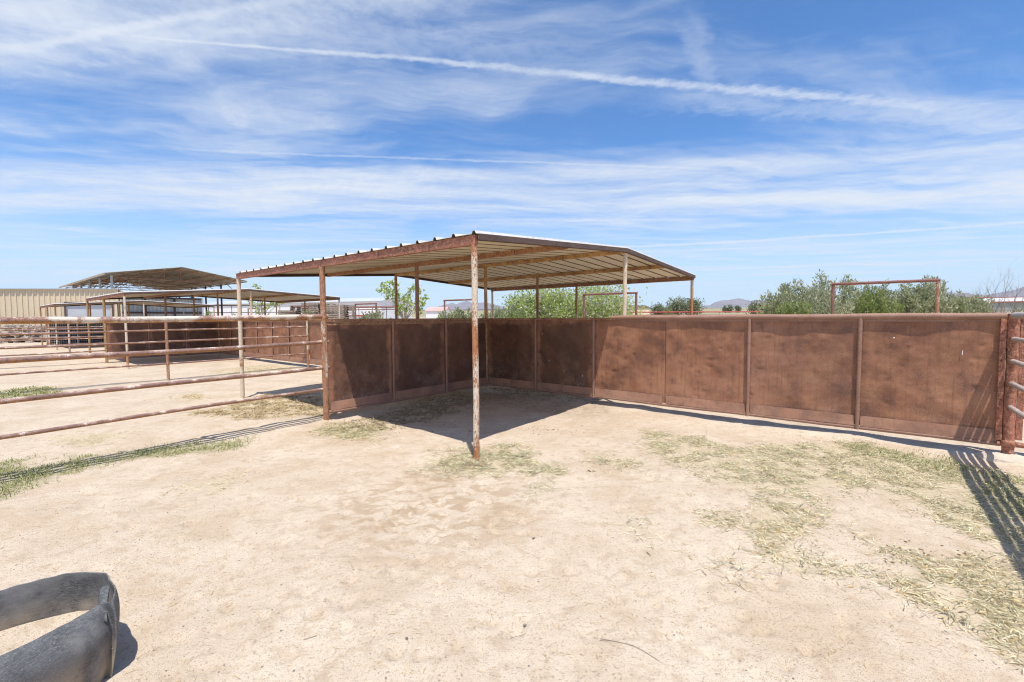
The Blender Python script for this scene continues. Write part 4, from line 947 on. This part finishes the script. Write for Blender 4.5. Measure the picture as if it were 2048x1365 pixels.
def feather_bush(x, y, h, wd, leafm, n_plume, label, cat='bush', group=None, seed=1, lsize=.10, barkm='bark', nper=150, name='bush'):
    """upright feathery plumes (salt cedar)"""
    rnd = random.Random(seed); lr = np.random.default_rng(seed); zg = tz(x, y)
    root = empty(name, (x, y, zg), label=label, cat=cat, group=group); mb = MB(); Q = []
    for i in range(n_plume):
        an = rnd.random()*6.283; rr = rnd.random()**.6; bx, by = x+math.cos(an)*wd*.22*rr, y+math.sin(an)*wd*.22*rr
        hh = h*rnd.uniform(.60, 1.0)*(1-.24*rr); tx, ty = x+math.cos(an)*wd*.5*rr, y+math.sin(an)*wd*.5*rr
        p0, p2 = Vector((bx, by, zg)), Vector((tx, ty, zg+hh)); p1 = Vector(((bx*.6+tx*.4), (by*.6+ty*.4), zg+hh*.6))
        pts = [p0*(1-t_)**2+p1*2*t_*(1-t_)+p2*t_*t_ for t_ in [k/6 for k in range(7)]]
        mb.tube(pts, [.022*(1-k/7.5) for k in range(7)], 4, cap=False)
        A = np.array([p[:] for p in pts]); tt = .22+.78*lr.random(nper)**.85
        seg = np.minimum((tt*6).astype(int), 5); fr = (tt*6-seg)[:, None]; base = A[seg]*(1-fr)+A[seg+1]*fr
        sprd = (.30*h/3*(1.05-tt)+.045)[:, None]; off = lr.normal(size=(nper, 3))*sprd; off[:, 2] *= .7
        C = base+off; dr = off/np.linalg.norm(off, axis=1)[:, None]+np.array([0, 0, 1.2])
        Q.append(leaf_faces(C, lsize, stretch=1.4, dirs=dr))
    mb.build('stems', M[barkm], root); quads('foliage', np.concatenate(Q), M[leafm], root); return root
def at(px, Y): p = far(px, 630, Y); return p.x, Y
def hgt(px, top, Y): return far(px, top, Y).z-tz(*at(px, Y))
# grey-green bushes at the right
cg = 'grey green salt cedar bushes beyond the right wall'
for i, (px, top, Y, wpx, lab) in enumerate([
    (1572, 572, 21, 60, 'leftmost low grey green bush beyond the right wall'), (1632, 553, 20, 105, 'tallest feathery bush left of the big gateway frame'), (1685, 560, 21.5, 90, 'feathery bush behind the left leg of the big gateway frame'),
    (1745, 582, 20, 70, 'lower bush inside the big gateway frame, left part'), (1800, 562, 20.5, 85, 'tall dark bush inside the big gateway frame'), (1848, 563, 20, 75, 'bush behind the right leg of the big gateway frame'),
    (1905, 590, 20, 60, 'low bush right of the big gateway frame'), (1935, 583, 22, 45, 'narrow upright bush left of the bare tree'), (1590, 600, 18, 60, 'small bright bush at the foot of the tallest feathery bush')]):
    x, y = at(px, Y); feather_bush(x, y, hgt(px, top, Y)*1.13, wpx/F_PX*Y*1.45, ['leaf_cedar', 'leaf_sage', 'leaf_cedar', 'leaf_yellow', 'leaf_cedar', 'leaf_sage', 'leaf_cedar', 'leaf_sage', 'leaf_yellow'][i], 40, lab, group=cg, seed=30+i, lsize=.05, nper=230)
# bright cottonwood
for i, (px, top, Y, wpx, lab) in enumerate([(1070, 571, 23, 105, 'bright green leafy tree seen under the near roof, left part'), (1140, 568, 24, 115, 'bright green leafy tree in the middle under the near roof'), (1200, 568, 23, 110, 'bright green leafy tree behind the second gateway frame')]):
    x, y = at(px, Y); leafy_tree('tree', x, y, hgt(px, top-9, Y), wpx/F_PX*Y*1.15, 'leaf_bright', 'bark_pale', 8500, .072, lab, 'tree', 'bright leafy trees behind the near shelter', gaps=.55, seed=50+i, stems=3, dep=3, flower=.30, clump=.30, flatb=.1)
x, y = at(1004, 22); feather_bush(x, y, hgt(1004, 592, 22), 2.2, 'leaf_cedar', 34, 'dull green bush left of the bright leafy trees', group='bushes beyond the pens', seed=61, lsize=.05)
x, y = at(1035, 21); feather_bush(x, y, hgt(1035, 606, 21), 1.5, 'leaf_yellow', 18, 'low yellow green bush in front of the bright leafy trees', group='bushes beyond the pens', seed=62, lsize=.05)
# sparse young tree left of the near posts: leaves in separate clusters
def sparse_tree(clusters, Y, trunk_px, label, seed, lsize=.075):
    rnd = random.Random(seed); lr = np.random.default_rng(seed); x, y = at(trunk_px, Y); root = empty('tree', (x, y, tz(x, y)), label=label, cat='tree', group='sparse young trees behind the pens')
    mb = MB(); Q = []; base = Vector((x, y, 0)); fork = Vector((x, y, 1.5))
    mb.tube([base, base.lerp(fork, .5)+Vector((.03, 0, 0)), fork], [.055, .05, .045], 8, cap=False)
    for (px, py, rp) in clusters:
        c = far(px, py, Y+rnd.uniform(-.5, .5)); m_ = fork.lerp(c, .5)+Vector((rnd.uniform(-.1, .1), 0, rnd.uniform(.0, .15)))
        mb.tube([fork, m_, c], [.02, .013, .006], 5, cap=False); r_ = rp/F_PX*Y; n = int(9+rp*2.6)
        Q.append(leaf_faces(np.array(c[:])+lr.normal(size=(n, 3))*r_*.5, lsize, stretch=.9))
    mb.build('trunk', M['bark_pale'], root); quads('crown', np.concatenate(Q), M['leaf_bright'], root)
sparse_tree([(768, 572, 10), (760, 582, 7), (785, 567, 9), (777, 583, 9), (790, 580, 8), (796, 592, 8), (806, 603, 8), (815, 592, 9), (822, 580, 7), (828, 574, 6), (840, 585, 9), (838, 600, 9), (820, 608, 10), (802, 614, 9), (830, 617, 10), (845, 610, 7), (851, 597, 6), (792, 605, 7), (785, 592, 7), (812, 620, 9), (795, 623, 8), (840, 622, 8), (775, 596, 5)], 17.5, 808, 'sparse young tree with bright green leaf clusters left of the middle posts', 71)
sparse_tree([(511, 572, 5), (517, 577, 5), (503, 606, 7), (512, 612, 8), (522, 605, 6), (535, 612, 7), (545, 606, 5), (555, 610, 6), (562, 605, 5), (527, 620, 8), (515, 622, 6), (508, 598, 4)], 26, 526, 'sparse small tree in front of the white warehouse, left of the pallets', 72, .085)
# feathery weeds
for i, (px, top, Y, wpx, lab) in enumerate([(735, 612, 19, 34, 'thin feathery weed right of the pallet stacks'), (762, 606, 20, 40, 'taller feathery weed left of the sparse young tree'), (618, 615, 30, 26, 'green weed growing before the tallest pallet stack'), (415, 613, 36, 26, 'green bush right of the grey barn wall'), (470, 620, 34, 30, 'low green bush in front of the white warehouse'),
                                         (893, 612, 22, 52, 'green bush under the small gateway frame at its left leg'), (915, 607, 22, 56, 'green bush in the middle of the small gateway frame'), (940, 610, 22, 56, 'green bush at the right leg of the small gateway frame'), (2060, 604, 24, 40, 'green bush cut by the right frame edge')]):
    x, y = at(px, Y); feather_bush(x, y, hgt(px, top, Y), wpx/F_PX*Y*1.1, 'leaf_yellow' if i in (3, 8) else 'leaf_cedar', 18, lab, group='bushes beyond the pens', seed=80+i, lsize=.05, nper=150)
# bare tree
def bare(px, top, Y, seed, label):
    rnd = random.Random(seed); x, y = at(px, Y); h = hgt(px, top, Y); zg = tz(x, y); root = empty('tree', (x, y, zg), label=label, cat='tree', group='leafless trees at right'); mb = MB()
    for k in range(4):
        tips = []; an = rnd.random()*6.28; branchy(mb, Vector((x, y, zg-.1)), Vector((math.cos(an)*.8, math.sin(an)*.4, 1.1)), h*.5, .045, 4, tips, .55, .16, rnd)
    mb.build('branches', M['bark'], root)
bare(1985, 548, 22, 5, 'bare leafless grey tree at the right in front of the red trimmed building'); bare(2040, 556, 23, 8, 'bare leafless tree touching the right frame edge'); bare(1950, 585, 24, 11, 'small bare shrub left of the leafless tree')
# far trees
for i, (px, top, Y, wpx, lm, lab) in enumerate([(1358, 596, 120, 44, 'leaf_dark', 'round dark green tree left of the right roof post'), (1388, 600, 122, 38, 'leaf_dark', 'dark green tree directly behind the right roof post'), (1317, 611, 130, 20, 'leaf_dark', 'small dark tree right of the distant tan shed'),
                                            (1450, 613, 190, 9, 'leaf_dark', 'shortest of three narrow dark trees before the mountain'), (1459, 610, 190, 10, 'leaf_dark', 'tallest of three narrow dark trees before the mountain'), (1476, 612, 190, 9, 'leaf_dark', 'rightmost of three narrow dark trees before the mountain'),
                                            (1515, 606, 110, 26, 'leaf_dark', 'dark round tree left of the grey green bushes'), (1535, 612, 100, 30, 'leaf_cedar', 'low pale green tree line end beside the grey green bushes'), (1330, 619, 140, 40, 'leaf_yellow', 'low yellow green shrubs beyond the red rail')]):
    x, y = at(px, Y); leafy_tree('tree', x, y, hgt(px, top, Y), wpx/F_PX*Y*1.05, lm, 'bark', 2600 if wpx > 15 else 900, .24 if wpx > 15 else .22, lab, 'tree', 'distant trees', gaps=.05, seed=100+i, dep=2, clump=.55 if wpx > 15 else .35, flatb=.02)

# ------------------------------------------------------------------ rubble bank at far left
lr = np.random.default_rng(4)
root = empty('rubble_bank', (-41, 33, 0), label='long heap of broken stone and dry brush before the tan building', cat='rubble')
mb = MB()
for i in range(900):
    t_ = lr.random(); zz = lr.random()**1.3*1.25; v = -16+14.2*t_
    c = W(UT+3.2+lr.normal()*.5*(1.3-zz), v, zz); s_ = lr.uniform(.08, .26)
    vs = [c+Vector((sx*s_*lr.uniform(.4, 1), sy*s_*lr.uniform(.4, 1), sz*s_*.5*lr.uniform(.5, 1))) for sx in (-1, 1) for sy in (-1, 1) for sz in (-1, 1)]
    mb.add(vs, [(0, 1, 3, 2), (4, 6, 7, 5), (0, 4, 5, 1), (2, 3, 7, 6), (0, 2, 6, 4), (1, 5, 7, 3)])
mb.build('stones', M['stone'], root)['kind'] = 'stuff'

# ------------------------------------------------------------------ mountains
def hills(name, prof, D, seed, depth=1500):
    mb = MB(); pts = []
    for i in range(len(prof)-1):
        (x0, y0), (x1, y1) = prof[i], prof[i+1]; k = max(1, int((x1-x0)/3))
        for j in range(k): pts.append((x0+(x1-x0)*j/k, y0+(y1-y0)*j/k))
    pts.append(prof[-1]); rows = 16; vs = []
    for j in range(rows+1):
        f_ = j/rows
        for (px, py) in pts:
            p = far(px, py+.5*noise.noise(Vector((px*.15, 3, seed))), D); z1 = p.z; g_ = max(0, D*.0185*.9)-5
            Y = D-depth*(1-f_)
            r_ = noise.noise(Vector((px*.06, f_*3, seed)))*.25+noise.noise(Vector((px*.2, f_*7, seed+3)))*.14
            z = g_+(z1-g_)*(f_**1.1)*(1+r_*(1-f_)*1.6) if f_ < 1 else z1
            vs.append((p.x*(Y/D)*1.0+r_*60*(1-f_), Y, z))
    for (px, py) in pts: p = far(px, py, D); vs.append((p.x*1.25, D+depth, 0))
    m = len(pts); mb.add(vs, [(j*m+i, j*m+i+1, (j+1)*m+i+1, (j+1)*m+i) for j in range(rows+1) for i in range(m-1)], sm=True)
    tag(mb.build(name, M['hill']), kind='structure')
hills('hills', [(1300, 624), (1320, 620), (1335, 615), (1350, 616), (1380, 617), (1402, 613), (1410, 611), (1420, 611), (1430, 605), (1445, 601), (1460, 600), (1470, 598), (1478, 597), (1490, 600), (1503, 602), (1515, 600), (1530, 601), (1545, 607), (1560, 612), (1580, 618), (1600, 622)], 6500, 1)
hills('hills', [(1780, 622), (1850, 598), (1880, 590), (1895, 584), (1915, 586), (1935, 586), (1950, 590), (1975, 590), (2005, 585), (2030, 580), (2048, 574), (2080, 570), (2130, 566), (2200, 572), (2300, 600)], 6500, 2)
hills('hills', [(800, 624), (850, 622), (875, 614), (890, 610), (905, 606), (912, 609), (925, 604), (935, 602), (945, 607), (970, 605), (1000, 612), (1040, 622)], 7500, 3)

# ------------------------------------------------------------------ desert air
mb = MB(); gmax = max(abs(ax[0]), ax[-1], abs(ay[0]), ay[-1])+400
mb.box((0, 0, 259), 2*gmax, 2*gmax, 522)
hz = material('haze', lambda t: t.L.new(t.n('ShaderNodeVolumePrincipled', {'Color': (.72, .82, 1, 1), 'Density': 3.2e-5}).outputs[0], t.n('ShaderNodeOutputMaterial').inputs['Volume']))
tag(mb.build('haze', hz), kind='stuff')

scene.render.engine = 'CYCLES'
scene.cycles.filter_width = 1.1
